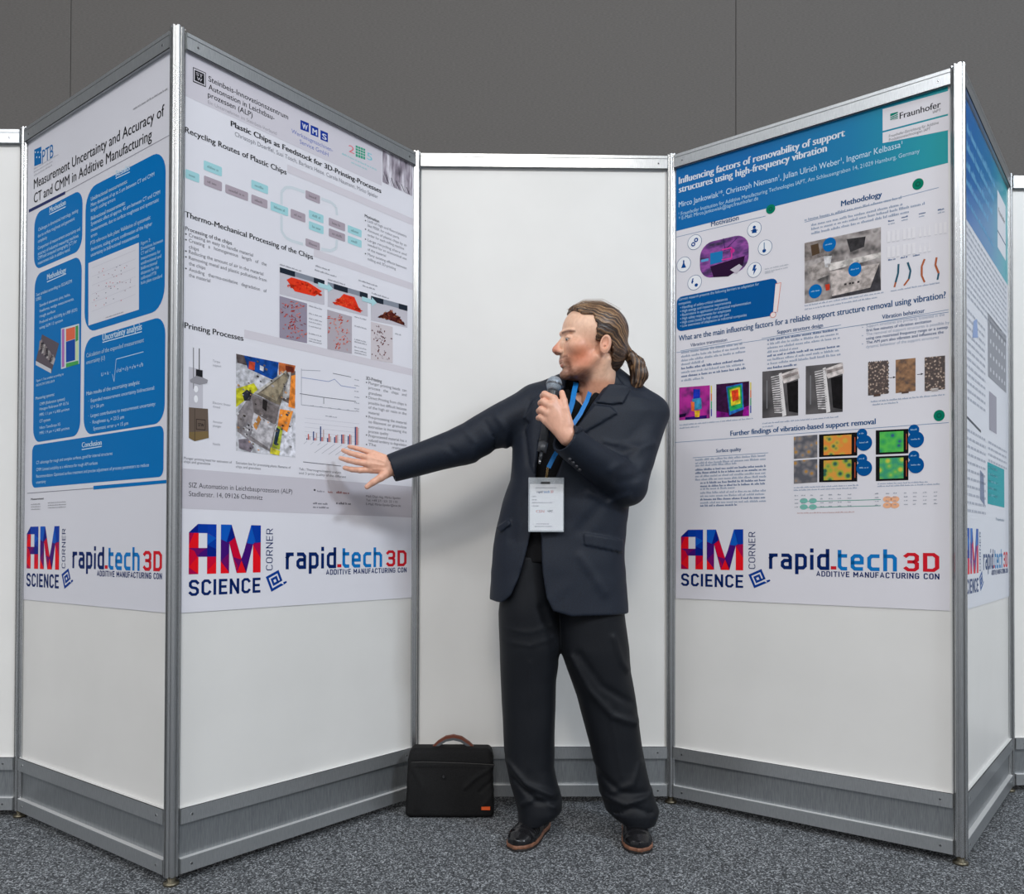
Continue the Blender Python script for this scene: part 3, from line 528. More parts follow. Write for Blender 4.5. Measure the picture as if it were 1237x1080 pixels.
# machine photo
B.pk += 1
xl, xr, tl, tr, bl, br = 285, 356.7, 427.4, 441.7, 544.5, 552.5
def mp(a_, t_): x = xl + (xr - xl) * a_; return (x, (tl + (tr - tl) * a_) * (1 - t_) + (bl + (br - bl) * a_) * t_)
def mpoly(pts, c, l): B.poly('photo_print', [mp(*p) for p in pts], pt(c), l)
mpoly([(0, 0), (1, 0), (1, 1), (0, 1)], (196, 196, 202), 2)
mpoly([(.13, 0), (.72, .0), (.68, .21), (.2, .13)], (22, 72, 150), 3); mpoly([(.22, .05), (.32, .05), (.31, .14), (.21, .13)], (196, 74, 50), 4); mpoly([(.4, .07), (.47, .08), (.46, .13), (.4, .12)], (210, 214, 224), 4)
mpoly([(.0, .0), (.13, 0), (.2, .1), (.02, .09)], (90, 80, 80), 3); mpoly([(.72, 0), (1, 0), (.98, .08), (.72, .16)], (190, 104, 60), 3); mpoly([(.83, .02), (.98, .02), (.97, .08), (.84, .08)], (120, 50, 36), 4)
mpoly([(0, .55), (.0, .36), (.3, .27), (.37, .33), (.2, .44)], (204, 200, 50), 3); mpoly([(.1, .40), (.18, .35), (.27, .38), (.24, .46), (.14, .47)], (46, 48, 56), 4)
mpoly([(.3, .37), (.84, .07), (.9, .12), (.74, .47)], (116, 106, 92), 4); mpoly([(.42, .36), (.84, .1), (.87, .16), (.68, .42)], (150, 138, 116), 5); mpoly([(.3, .37), (.84, .07), (.84, .09), (.34, .385)], (176, 172, 166), 6)
mpoly([(.86, .07), (1, .06), (.99, .45), (.78, .4)], (104, 92, 88), 3); mpoly([(.93, .12), (1, .1), (.99, .47), (.88, .46)], (240, 142, 60), 4); mpoly([(.82, .1), (.92, .08), (.9, .36), (.78, .38)], (188, 184, 182), 4)
mpoly([(.02, .62), (.26, .38), (.74, .46), (.65, .74), (.6, .98), (.18, .86), (.02, .8)], (134, 128, 130), 4); mpoly([(.3, .58), (.66, .68), (.56, .94), (.22, .82)], (186, 182, 186), 5); mpoly([(.26, .4), (.72, .48), (.66, .68), (.3, .58)], (112, 104, 104), 5)
mpoly([(.45, .42), (.53, .44), (.51, .55), (.44, .52)], (40, 36, 36), 6); mpoly([(.28, .72), (.38, .6), (.42, .64), (.34, .76)], (186, 130, 70), 6); mpoly([(.1, .76), (.2, .68), (.28, .76), (.22, .86), (.12, .84)], (150, 146, 150), 6)
for k in range(12): x = .12 + .15 * random.random(); y = .70 + .12 * random.random(); mpoly([(x, y), (x + .03, y + .005), (x + .025, y + .025), (x, y + .02)], random.choice([(50, 48, 50), (220, 218, 220)]), 7)
mpoly([(.74, .5), (.96, .5), (.86, .74), (.7, .68)], (244, 146, 62), 5); mpoly([(.7, .68), (.79, .7), (.73, .94), (.6, .92)], (160, 170, 60), 5); mpoly([(.68, .7), (.74, .72), (.68, .9), (.63, .88)], (40, 56, 70), 6); mpoly([(.58, .92), (.74, .95), (.72, 1), (.57, .99)], (206, 196, 60), 6)
mpoly([(.79, .78), (1, .62), (1, 1), (.74, 1)], (214, 214, 222), 3); mpoly([(.04, .88), (.2, .86), (.3, .94), (.24, 1), (.05, .97)], (120, 112, 120), 5)
r_ = random.Random(12)
for k in range(70):
    x = r_.random() * .95; y = r_.random() * .96; s_ = r_.uniform(.008, .03)
    if .0 < x < .72 and .17 < y < .34 and r_.random() < .6: continue
    mpoly([(x, y), (x + s_ * 1.6, y + s_ * .3), (x + s_ * 1.2, y + s_), (x - s_ * .2, y + s_ * .7)], r_.choice([(70, 66, 70), (150, 146, 148), (220, 218, 222), (112, 100, 92), (60, 54, 50), (196, 150, 110)]), 8)
for t, p, q in (('Plunger printing head for extrusion of', (222, 554), (280, 560.5)), ('chips and granulates', (222, 558.5), (254, 562)), ('Extrusion line for processing plastic filaments of', (285, 560), (351, 566.5)), ('chips and granulates', (285, 564.5), (315, 568))): B.text('body_text', t, p, q, 3.2, (120, 120, 128))
# charts
CH = (150, 152, 164)
B.path('line_chart', [(364, 445), (364, 489), (430, 497)], .6, CH); B.path('line_chart', [(364, 456), (397, 461), (404, 458), (412, 466), (430, 469)], .8, (150, 160, 196)); B.path('line_chart', [(362, 475.5), (391, 480), (391, 488), (391, 480), (430, 485)], .8, (110, 112, 120)); B.path('line_chart', [(364, 447), (387, 448)], .6, CH); B.path('line_chart', [(402, 451), (424, 455.5)], .8, (130, 132, 140))
for k in range(6): B.greek('line_chart', (428, 459 + 7 * k), (434, 460 + 7 * k), 1.4, CH); B.greek('line_chart', (375 + 11 * k, 490.5 + 1.3 * k), (379 + 11 * k, 491 + 1.3 * k), 1.4, CH)
B.greek('line_chart', (393, 503), (407, 505), 1.6, CH)
for k in range(5): B.strip('bar_chart', (368, 505 + 5.4 * k), (434, 512 + 5.5 * k), .35, (196, 196, 206))
for k, (x, hs) in enumerate(((370, (2, 7, 4)), (378, (11, 3, 9)), (386.5, (18, 5, 14)), (395, (5, 10, 7)), (403.5, (7, 9, 10)), (412, (11, 11, 11)), (420, (10, 12, 11)), (428.5, (22, 22, 21)))):
    yb = 531.3 + (x - 370) * .11
    for j, hgt in enumerate(hs): B.quad('bar_chart', x + j * 1.75, x + j * 1.75 + 1.35, yb - hgt, yb - hgt, yb, yb, ((30, 60, 120), (200, 90, 84), (196, 172, 168))[j], 2)
    B.strip('bar_chart', (x + 1 - 12 * (k > 2) - 4, yb + 5 + 8 * (k > 2)), (x + 1, yb + 1.5), .5, (170, 172, 182))
B.strip('bar_chart', (366, 558), (412, 563), .9, (120, 120, 128))
for t, p, q in (('Tab.: Thermogravimetric analysis', (361, 567), (412, 573)), ('and 3 print quality of the different', (361, 572), (418, 578))): B.text('body_text', t, p, q, 3, (120, 120, 128))
B.text('body_text', '3D-Printing', (442, 458.5), (461, 462.5), 4.2, (90, 90, 96), bold=.02)
for t, p, q in (('Plunger printing heads  can', (445, 464.5), (491, 473)), ('process   the   chips   and', (445, 470), (491, 478.5)), ('granulates', (445, 476), (461, 479)), ('Direct Printing from chips is', (445, 482), (491, 490)), ('possible but difficult because', (445, 488), (491, 496)), ('of the high air ratio in the', (445, 493.5), (491, 501.5)), ('material', (445, 499.5), (458, 502)), ('Pre-processing the material', (445, 505.5), (491, 512.5)), ('to filament or granulate', (445, 511), (491, 518)), ('extrusion is increasing the', (445, 517), (491, 523.5)), ('process quality', (445, 522.5), (469, 526)), ('Preprocessed material has a', (445, 528), (491, 534)), ('reduced tendency to degradation', (445, 533.5), (491, 539)), ('The            material', (445, 539), (491, 543.5))):
    B.text('body_text', t, p, q, 3.6, (122, 122, 130))
for y in (462, 479.5, 503, 525.5, 537): B.disc('body_text', (442.7, y), .8, (70, 70, 76))
v1 = (B.P((221, 570))[1] + B.P((497, 584.6))[1]) / 2; v0 = (B.P((222, 613))[1] + B.P((493, 626))[1]) / 2
B.poly('footer_band', [(uL, v0), (uR, v0), (uR, v1), (uL, v1)], (202, 198, 206), 1, uv=True)
B.text('footer_lettering', 'SIZ Automation in Leichtbauprozessen (ALP)', (228, 588), (353, 597), 6.4, (60, 58, 66)); B.text('footer_lettering', 'Stadlerstr. 14, 09126 Chemnitz', (228, 598.5), (317, 604.5), 6.4, (60, 58, 66))
for k in range(2): B.greek('footer_lettering', (378, 609 + 4.5 * k), (398, 610 + 4.5 * k), 2.4, (110, 108, 118)); B.greek('footer_lettering', (406, 596 + 13 * k), (424, 597 + 13 * k), 2.8, (150, 90, 90) if k == 0 else (100, 98, 108))
B.disc('footer_lettering', (380, 592), 1.2, (50, 50, 60)); B.greek('footer_lettering', (383, 594), (392, 595), 2.2, (140, 138, 148)); B.greek('footer_lettering', (396, 595), (402, 596), 2.2, (170, 110, 110))
for k, t in enumerate(('Mail: Dipl.-Ing. Mirko Spieler', 'Tel: +49 371 531 23 110', 'E-Mail: Mirko.Spieler@stw.de')): B.text('footer_lettering', t, (442, 600 + 4.6 * k), (484 - 4 * (k == 1), 604 + 4.6 * k), 3, (84, 82, 92))
am_logo(B); B.build()

# ------------------------------------------------------------------ teal-headed poster
def grad_mat(name, c0, c1, u0, u1):
    M = mat(name, rough=.36); t, n, l, b = nt(M); tc = n.new('ShaderNodeTexCoord'); sx = n.new('ShaderNodeSeparateXYZ'); mr = n.new('ShaderNodeMapRange'); r = n.new('ShaderNodeValToRGB')
    l.new(tc.outputs['Object'], sx.inputs[0]); l.new(sx.outputs[0], mr.inputs[0]); mr.inputs[1].default_value = u0; mr.inputs[2].default_value = u1
    r.color_ramp.elements[0].color = (*lin(c0), 1); r.color_ramp.elements[1].color = (*lin(c1), 1); r.color_ramp.elements.new(.55).color = (*lin(tuple((a + 2 * b_) / 3 for a, b_ in zip(c1, c0))), 1)
    l.new(mr.outputs[0], r.inputs[0]); l.new(r.outputs[0], b.inputs['Base Color']); return M
D = Print(panels[4], 'poster', 'large poster with blue to teal header band and many small pictures, right of the speaker', 0.022, 0.968, 0.785, 2.442, (222, 220, 226))
TL = spec(grad_mat('header_gradient', (0, 104, 172), (0, 152, 158), .3, .97), .2); WT = (226, 232, 240); DB = (0, 84, 150); SB = (20, 82, 134); GT = (150, 164, 186)
vh = (D.P((814, 271))[1] + D.P((1148, 207))[1]) / 2
D.poly('header_band', [(.0225, vh), (.9675, vh), (.9675, 2.4415), (.0225, 2.4415)], TL, 1, uv=True)
D.quad('logo', 1066.3, 1147, 132, 109.5, 158.4, 137, (224, 222, 228), 2); D.quad('logo', 1066.3, 1147, 160.4, 139.2, 173, 157, (224, 222, 228), 2)
D.quad('logo', 1075.5, 1084.7, 137.5, 135, 146, 143.3, (0, 126, 108), 3)
for k in range(3): D.strip('logo', (1075.5, 141.5 + 2.2 * k), (1084.7, 137.2 + 2.2 * k), .7, (224, 222, 228), 4)
D.text('logo', 'Fraunhofer', (1086.8, 143.2), (1136.6, 130.2), 8, (48, 48, 54), 3, .015); D.text('logo', 'IAPT', (1127, 137), (1136.6, 134.6), 3.4, (48, 48, 54), 3)
D.text('logo', 'Fraunhofer-Einrichtung für Additive', (1074, 165.5), (1134, 150.5), 3.6, (110, 112, 120), 3); D.text('logo', 'Produktionstechnologien IAPT', (1074, 170), (1124, 158), 3.6, (110, 112, 120), 3)
def dt(b_, t, p, q, h, c, bo=0.0): D.text(b_, t, p, q, h, c, 2, bo)
dt('title_lettering', 'Influencing factors of removability of support', (820, 221), (1020.8, 166), 8.6, WT, .035); dt('title_lettering', 'structures using high-frequency vibration', (820, 232), (999, 184), 8.6, WT, .035)
dt('title_lettering', 'Mirco Jankowiak¹*, Christoph Niemann¹, Julian Ulrich Weber¹, Ingomar Kelbassa¹', (820, 249), (1090, 179.5), 6.8, (200, 224, 240)); dt('title_lettering', '¹ Fraunhofer Institution for Additive Manufacturing Technologies IAPT, Am Schleusengraben 14, 21029 Hamburg, Germany', (820, 259), (1111, 187), 4.6, (180, 212, 232))
dt('title_lettering', '* E-Mail: Mirco.Jankowiak@iapt.fraunhofer.de', (820, 265), (916, 243), 4.6, (180, 212, 232))
for p, r_ in (((931, 252.7), 5.6), ((1109, 222.4), 6.8), ((1134.5, 502), 6.8)): D.disc('badge_disc', p, r_, (0, 122, 96), 2); D.disc('badge_disc', p, r_ * .45, (10, 90, 74), 3); D.disc('badge_disc', p, r_ * .25, (0, 122, 96), 4)
for p, q in (((817, 284.5), (925, 259)), ((972, 266.5), (1134, 224.5)), ((817, 424), (1146, 375)), ((822, 422), (896, 408.5)), ((920, 407), (1016, 390.5)), ((1040, 391), (1146, 372)), ((816, 532.5), (1146, 508.5)), ((837, 551), (928, 545))): D.strip('rule_line', (p[0], p[1] + 2), (q[0], q[1] + 2), .6, (120, 146, 178))
dt('heading_lettering', 'Motivation', (859, 273.5), (892.5, 266), 6.2, SB, .015); dt('heading_lettering', 'Methodology', (1016, 249), (1065.6, 238), 7, SB, .03)
dt('heading_lettering', 'What are the main influencing factors for a reliable support structure removal using vibration?', (820, 410.6), (1142.6, 361.8), 7, SB, .022)
dt('heading_lettering', 'Vibration transmission', (834, 419.5), (878.4, 411.5), 4.2, SB, .01); dt('heading_lettering', 'Support structure design', (938.8, 404), (994.3, 394.5), 4.8, SB, .02); dt('heading_lettering', 'Vibration behaviour', (1065.6, 386), (1117.2, 377), 5.4, SB, .02)
dt('heading_lettering', 'Further findings of vibration-based support removal', (882.3, 525.8), (1058, 513), 6.4, SB, .03); dt('heading_lettering', 'Surface quality', (865, 547), (895.4, 544.3), 4.4, SB, .02)
# icons
for k, p in enumerate(((839.2, 292.6), (911.3, 277), (924.3, 299), (911.3, 326.2), (839.2, 341.4), (826, 319.5))):
    D.disc('icon', p, 8.6, (40, 90, 140), 2, 9.2); D.disc('icon', p, 8.1, (234, 236, 240), 3, 8.7); x, y = p; I = (10, 70, 140)
    if k == 0:
        for dx, dy in ((-1.6, 2.6), (1.8, -2.6)): D.disc('icon', (x + dx, y + dy), 2.5, I, 4, 2.7); D.disc('icon', (x + dx, y + dy), 1.1, (234, 236, 240), 5)
    elif k == 1: D.poly('icon', [(x - 3, y + 5), (x + 3, y + 4), (x + 2, y - 1), (x - 2, y)], I, 4); D.disc('icon', (x, y - 2.5), 1.8, I, 4); D.strip('icon', (x - 4, y + 2), (x + 4, y + 1), 1, I, 4)
    elif k == 2: D.strip('icon', (x - 1, y - 6), (x - 1, y + 3), 1.3, (120, 150, 180), 4); D.disc('icon', (x - 1, y + 4), 2.2, I, 4)
    elif k == 3: D.poly('icon', [(x - 2.6, y + 1), (x - .6, y - 6), (x + 2.4, y - 6.4), (x + .8, y - 1.6), (x + 3, y - 2), (x - 1.4, y + 6.4), (x - .4, y + .6)], I, 4)
    elif k == 4: D.poly('icon', [(x - 4, y + 0), (x - 2.6, y - 5), (x - 1, y - 5), (x - 2, y - 2), (x - 1, y - 2), (x - 3, y + 2)], I, 4); D.disc('icon', (x + 2, y + 3), 2, I, 4)
    else: D.poly('icon', [(x - 3, y + 4.5), (x + 3, y + 3.8), (x + .8, y - 1.5), (x + .8, y - 5), (x - .8, y - 5), (x - .8, y - 1.3)], I, 4)
# neon machine photo in a rounded outline
mag = noise_mat('machine_photo_violet', [(0.30, (24, 20, 54)), (0.45, (96, 38, 120)), (0.6, (150, 70, 160)), (0.75, (60, 40, 96))], 20, .4, detail=3, stretch=(1, 1, 2))
cc = D.P((874.5, 310.3)); ku = abs(D.P((877, 310))[0] - D.P((872, 310))[0]) / 5; kv = abs(D.P((875, 305))[1] - D.P((875, 315))[1]) / 10
D.rrect('photo_print', cc[0] - 29.5 * ku, cc[0] + 29.5 * ku, cc[1] - 22 * kv, cc[1] + 22 * kv, .052, mag, 2)
D.poly('photo_print', [(858, 306), (873, 303), (873, 316), (858, 320)], (30, 120, 180), 3); D.poly('photo_print', [(847, 314), (856, 312), (856, 315), (847, 317)], (90, 160, 210), 3); D.path('photo_print', [(872, 302), (884, 299), (884, 312), (872, 314)], 1.4, (226, 60, 160), 4); D.disc('photo_print', (885, 303), 2.6, (210, 50, 150), 4)
D.poly('photo_print', [(858, 322), (900, 309), (897, 322), (880, 334), (862, 335)], (44, 18, 52), 3); D.poly('photo_print', [(882, 326), (893, 319), (897, 322), (890, 331)], (196, 190, 200), 4); D.strip('photo_print', (874, 288), (876, 303), .8, (50, 30, 90), 3); D.strip('photo_print', (890, 288), (878, 300), .8, (50, 30, 90), 3)
a = D.P((817.5, 399.7)); c2 = D.P((939, 337)); D.rrect('text_box', a[0], c2[0], (a[1] + D.P((931, 383))[1]) / 2, (c2[1] + D.P((819, 357.5))[1]) / 2, .022, DB, 2)
D.poly('scroll_icon', [(934, 377), (937, 343), (943.5, 341.5), (939, 377)], (238, 226, 224), 3); D.disc('scroll_icon', (934, 380.5), 3.6, (220, 130, 110), 3); D.disc('scroll_icon', (934, 380.5), 3.0, (240, 228, 226), 4); D.path('scroll_icon', [(937, 343), (943.5, 341.5), (939, 377)], .6, (220, 120, 100), 4)
for t, p, q in (('Current research presents the following barriers to adaptation for', (820, 362.5), (917, 345.5)), ('companies:', (820, 368.5), (835, 366)), ('• Handling of safety-critical substances', (822, 373.5), (879, 362.5)), ('• High energy and resource requirements', (822, 378), (883, 366.5)), ('• Restrictions in application and practical implementation', (822, 382.5), (907, 367)), ('• High safety requirements for employees', (822, 387), (883, 376)), ('• High costs (total) by high costs per part', (822, 391.5), (881, 381)), ('• Low awareness of adaptation in industrial companies', (822, 396), (902, 381.5))): D.text('body_text', t, p, q, 3.4, (176, 204, 226), 4)
for k in range(3): D.greek('body_text', (924, 325 + 3.4 * k), (953 - 18 * (k == 2), 321 + 3.4 * k), 1.6, (180, 184, 194))
for k, (p, q) in enumerate((((972, 266), (1091, 240.5)), ((980, 272.5), (1094, 248)), ((980, 278), (1118, 247)), ((980, 283), (1100, 257)))): D.greek('body_text', p, q, 3, GT)
# methodology photo
D.pk += 1
xl, xr, tl, tr, bl, br = 972, 1064.2, 293.7, 274.3, 366.8, 350.5
def dp(pts, c, l): D.poly('photo_print', [mp(*p) for p in pts], pt(c) if len(pts) > 4 or abs(pts[0][0] - pts[1][0]) > .1 else c, l)
mach = noise_mat('machine_photo_grey', [(0.3, (60, 56, 56)), (0.45, (140, 132, 130)), (0.6, (176, 168, 166)), (0.75, (90, 86, 86))], 26, .4, detail=2)
dp([(0, 0), (1, 0), (1, 1), (0, 1)], mach, 2); dp([(0, 0), (.28, 0), (.3, .28), (0, .3)], (134, 126, 122), 3); dp([(.08, .06), (.18, .05), (.2, .22), (.1, .24)], (84, 66, 50), 4)
dp([(.33, .55), (.98, .57), (.86, .93), (.36, .96)], (190, 180, 176), 4); dp([(.3, .42), (1, .4), (1, .48), (.33, .54)], (206, 200, 196), 4); dp([(.36, .96), (.86, .93), (.98, .57), (1, 1), (.36, 1)], (66, 64, 68), 3)
dp([(.55, .08), (.8, .1), (.78, .26), (.6, .3)], (60, 58, 60), 3); dp([(.25, .28), (.36, .3), (.33, .48), (.27, .47)], (196, 194, 196), 4); dp([(.27, .75), (.33, .75), (.33, .85), (.28, .85)], (196, 60, 40), 5); dp([(.03, .4), (.3, .35), (.33, .6), (.1, .66)], (166, 158, 154), 3)
for x in (.52, .58, .62, .69): dp([(x, .79), (x + .03, .79), (x + .03, .82), (x, .82)], (60, 56, 58), 5)
for p in ((1002, 295.5), (1032.8, 325.5), (985, 352)): D.disc('photo_print', p, 8, (0, 106, 178), 6, 8.4); D.greek('photo_print', (p[0] - 5, p[1] + 1), (p[0] + 5.5, p[1] - .5), 1.6, (150, 196, 226), 7)
for k in range(4):
    x = (1073, 1089, 1110, 1133)[k]; D.greek('body_text', (x, 268 - k * 4.5), (x + 9, 266.5 - k * 4.5), 1.9, SB); D.greek('body_text', (x, 271.5 - k * 4.5), (x + 9, 270 - k * 4.5), 1.9, GT)
    for j in range(3):
        for row in (0, 1):
            x2 = 1072 + k * 19 + j * 5.6; y2 = 288 - (x2 - 1072) * .16 + row * 19 - (0 if row == 0 else 0)
            if x2 > 1143 or (row and k > 2): continue
            D.poly('diagram', [(x2, y2 + 5), (x2 + 3.4, y2 + 4.4), (x2 + 3.4 - (k == 2) * 1.6, y2 - 9), (x2 + (k == 2) * 1.4, y2 - 8.6)], (232, 230, 234), 2); D.strip('diagram', (x2, y2 + 5), (x2 + 3.4, y2 + 4.4), .5, (196, 196, 204), 3)
for k in range(3): D.greek('body_text', (1073 + 15 * k, 315 - 2.6 * k), (1082 + 15 * k, 313.5 - 2.6 * k), 1.9, SB)
TBC, COP = (40, 90, 110), (176, 96, 60)
for pth, c1_, c2_ in (([(1085.5, 319), (1085, 330), (1082, 341), (1080.5, 347)], TBC, COP), ([(1096.5, 317), (1100, 327), (1098, 337), (1092, 345)], TBC, COP), ([(1117, 313), (1113.5, 322), (1113.5, 333), (1117, 341)], COP, COP), ([(1131.5, 311), (1130, 320), (1134, 330), (1132.5, 338)], COP, TBC)):
    D.path('diagram', pth[:3], 2.2, c1_, 3); D.path('diagram', pth[1:], 2.0, c2_, 2)
D.greek('body_text', (972, 371.5), (1068, 352.5), 1.9, GT); D.greek('body_text', (972, 375.5), (1060, 359), 1.9, GT); D.greek('body_text', (1076, 353), (1136, 341.5), 1.9, GT)
# text columns
for k in range(8):
    b_ = k in (4, 6); D.greek('body_text', (823, 427.5 + 4.9 * k), (901 - 50 * (k in (3, 7)), 415.5 + 4.9 * k + 7 * (k in (3, 7))), 2.8, (86, 112, 150) if b_ else GT)
for k in range(8):
    b_ = k in (0, 4, 7); D.greek('body_text', (927, 412.5 + 4.9 * k), (1016 - 50 * (k in (3, 7)), 398.5 + 4.9 * k + 7.5 * (k in (3, 7))), 2.8, (86, 112, 150) if b_ else GT)
for k, t in enumerate(('Support structures are primarily loosened in the', 'first few minutes of vibration excitation', 'The removal of support structures is possible by', 'using one restricted frequency range or a sweep', 'The AM part also vibrates and influences the', 'dynamic behaviour of the support structures')):
    e_ = (1141, 1125, 1147, 1145, 1140, 1134)[k]; D.text('body_text', t, (1046.5, 396.5 + 5.1 * k), (e_, 396.5 + 5.1 * k - (e_ - 1046.5) * .168), 3.6, (92, 116, 152) if k in (1, 3, 4) else GT, 2, .02 if k in (1, 3, 4) else 0)
for y in (395.5, 405.5, 415.5): D.disc('body_text', (1042, y), .7, GT)
# thermal pictures
def img(xl_, xr_, tl_, tr_, bl_, br_, c, l=2):
    D.pk += 1
    global xl, xr, tl, tr, bl, br
    xl, xr, tl, tr, bl, br = xl_, xr_, tl_, tr_, bl_, br_; dp([(0, 0), (1, 0), (1, 1), (0, 1)], c, l)
th1 = noise_mat('thermal_print_magenta', [(0.35, (90, 12, 96)), (0.5, (168, 18, 140)), (0.65, (186, 30, 150))], 24, .4, detail=2)
img(820.5, 857.6, 468.2, 465.4, 507.8, 505.3, th1); dp([(.46, .08), (.68, .1), (.68, .4), (.46, .38)], (30, 50, 170), 3); dp([(.42, .38), (.72, .36), (.74, .7), (.5, .72)], (60, 140, 180), 4); dp([(.38, .45), (.5, .48), (.5, .76), (.4, .74)], (230, 110, 60), 5); dp([(.5, .74), (.68, .74), (.66, .94), (.52, .94)], (240, 190, 50), 5); dp([(.2, .92), (.9, .9), (.9, 1), (.2, 1)], (50, 20, 110), 3); dp([(.0, .82), (.24, .8), (.2, .9), (0, .92)], (30, 10, 50), 3)
img(865.3, 905, 464.3, 460.5, 504.6, 502.5, (58, 22, 62)); dp([(.3, .1), (.8, .04), (.84, .8), (.4, .95)], (40, 110, 190), 3); dp([(.34, .14), (.77, .08), (.8, .74), (.42, .84)], (40, 160, 90), 4); dp([(.41, .2), (.72, .14), (.74, .62), (.46, .68)], (226, 206, 50), 5); dp([(.46, .24), (.67, .2), (.69, .5), (.5, .56)], (222, 70, 36), 6); dp([(0, .8), (.36, .88), (.4, 1), (0, 1)], (120, 20, 120), 3); dp([(.84, .75), (1, .7), (1, 1), (.8, 1)], (150, 24, 140), 3)
for x in (858.8, 906.3):
    for j, c in enumerate(((226, 206, 60), (226, 120, 60), (60, 160, 110), (50, 60, 160))): D.quad('photo_print', x, x + 1.3, 466 + 9.3 * j - (x > 900) * 4, 466 + 9.3 * j - (x > 900) * 4, 475 + 9.3 * j - (x > 900) * 4, 475 + 9.3 * j - (x > 900) * 4, c, 3)
D.greek('body_text', (821, 514.5), (910, 506), 1.8, GT); D.greek('body_text', (821, 518), (845, 516), 1.8, GT)
bw = noise_mat('grey_photo_print', [(0.3, (34, 32, 34)), (0.6, (88, 84, 86))], 12, .4, detail=2)
for (x_l, x_r, t_l, t_r, b_l, b_r) in ((921, 964.3, 449, 444.6, 505.3, 501.8), (973.4, 1018, 442.4, 438, 500.7, 497.5)):
    img(x_l, x_r, t_l, t_r, b_l, b_r, bw); dp([(.46, .08), (.54, .06), (.67, .98), (.56, 1)], (226, 222, 222), 4); dp([(.5, .1), (1.0, .0), (1.04, .22), (.6, .3)], (206, 198, 196), 4); dp([(.56, .13), (1.0, .07), (1, .13), (.58, .2)], (150, 140, 138), 5); dp([(.68, .3), (1, .26), (1, .95), (.74, .9)], (26, 24, 26), 3)
    for k in range(17): dp([(.24 + k * .006, .13 + k * .047), (.5 + k * .006, .1 + k * .05), (.5 + k * .006, .125 + k * .05), (.24 + k * .006, .155 + k * .047)], (206, 202, 202), 5)
    dp([(.12, .2), (.14, .2), (.14, .8), (.12, .8)], (140, 140, 144), 4)
D.greek('body_text', (921, 513), (1013, 503.5), 1.8, GT); D.greek('body_text', (921, 516.5), (936, 515), 1.8, GT)
gyr = noise_mat('lattice_photo_print', [(0.18, (196, 176, 160)), (0.34, (104, 84, 74)), (0.6, (66, 54, 52))], 120, .4, kind='dist', stretch=(1, 1, 1)); gyr2 = noise_mat('rusty_lattice_print', [(0.3, (70, 58, 54)), (0.5, (130, 92, 60)), (0.7, (164, 122, 84))], 60, .4, detail=3)
img(1048.7, 1073, 437.8, 435.8, 478, 475.5, gyr); 
for k in range(9): dp([(1, .02 + k * .11), (1.05, .07 + k * .11), (1, .11 + k * .11)], gyr, 2); dp([(.02 + k * .11, 0), (.07 + k * .11, -.03), (.11 + k * .11, 0)], gyr, 2)
dp([(.28, .98), (.62, .98), (.62, 1.05), (.28, 1.05)], (84, 66, 58), 3); img(1082, 1106, 434.7, 432.4, 475, 472.2, gyr2); dp([(.3, .98), (.66, .98), (.66, 1.04), (.3, 1.04)], (84, 66, 58), 3); img(1117, 1141.7, 431.8, 429.5, 473, 470, gyr); dp([(.32, .94), (.68, .94), (.66, 1.03), (.34, 1.03)], (220, 212, 208), 4)
for x, y in ((1074.5, 456.5), (1108, 452.5)): D.strip('diagram', (x, y), (x + 5, y - .6), .7, (50, 50, 60)); D.poly('diagram', [(x + 4.5, y - 2), (x + 7.5, y - 1), (x + 4.5, y + .8)], (50, 50, 60))
D.greek('body_text', (1052, 486), (1142, 477.5), 2, GT); D.greek('body_text', (1054, 489.8), (1086, 486.8), 2, GT)
# surface maps
def vmap(name, stops, sc_): return noise_mat(name, stops, sc_, .4, kind='dist')
o1 = vmap('height_map_orange', [(0.14, (60, 110, 60)), (0.34, (200, 170, 50)), (0.6, (226, 134, 44))], 42); o2 = vmap('height_map_yellow', [(0.2, (20, 90, 70)), (0.4, (150, 170, 50)), (0.65, (216, 150, 50))], 42); o3 = vmap('height_map_green', [(0.16, (26, 90, 120)), (0.3, (30, 160, 80)), (0.7, (80, 190, 70))], 44); o4 = vmap('height_map_lime', [(0.16, (206, 196, 60)), (0.4, (90, 180, 80)), (0.7, (40, 150, 110))], 44); st = vmap('steel_dots_print', [(0.16, (176, 130, 60)), (0.34, (130, 124, 124)), (0.7, (84, 84, 92))], 44)
for (x_l, x_r, t_l, t_r, b_l, b_r, m_, blk) in ((959, 987.5, 527.5, 525, 554.5, 552.5, st, 0), (959, 987.5, 556.5, 554.5, 584.5, 582.5, st, 0), (989.5, 1035.6, 525, 522.3, 552.3, 550.3, o1, 1), (989.5, 1035.6, 554.3, 552.6, 582.6, 581.6, o2, 1), (1058, 1097.4, 520, 518, 549.3, 547.6, o3, 1), (1058, 1097.4, 551.6, 550, 581.2, 580, o4, 1)):
    img(x_l, x_r, t_l, t_r, b_l, b_r, (20, 20, 22) if blk else m_)
    if blk: dp([(.12, .08), (.85, .08), (.85, .92), (.12, .92)], m_, 3); dp([(.93, .2), (.95, .2), (.95, .85), (.93, .85)], (200, 90, 60), 3)
for p, r_ in (((1044, 535), 9.6), ((1041.5, 524), 6.2), ((1044, 565.5), 9.6), ((1041.5, 554.5), 6.2), ((1106.5, 531), 9.8), ((1104, 519.5), 6.6), ((1106.5, 562), 9.8), ((1104, 551), 6.6)): D.disc('badge_disc', p, r_, (0, 82, 148), 4 + (r_ < 8), r_); D.greek('badge_disc', (p[0] - r_ * .6, p[1] + .6), (p[0] + r_ * .6, p[1]), 1.8, (150, 186, 216), 6)
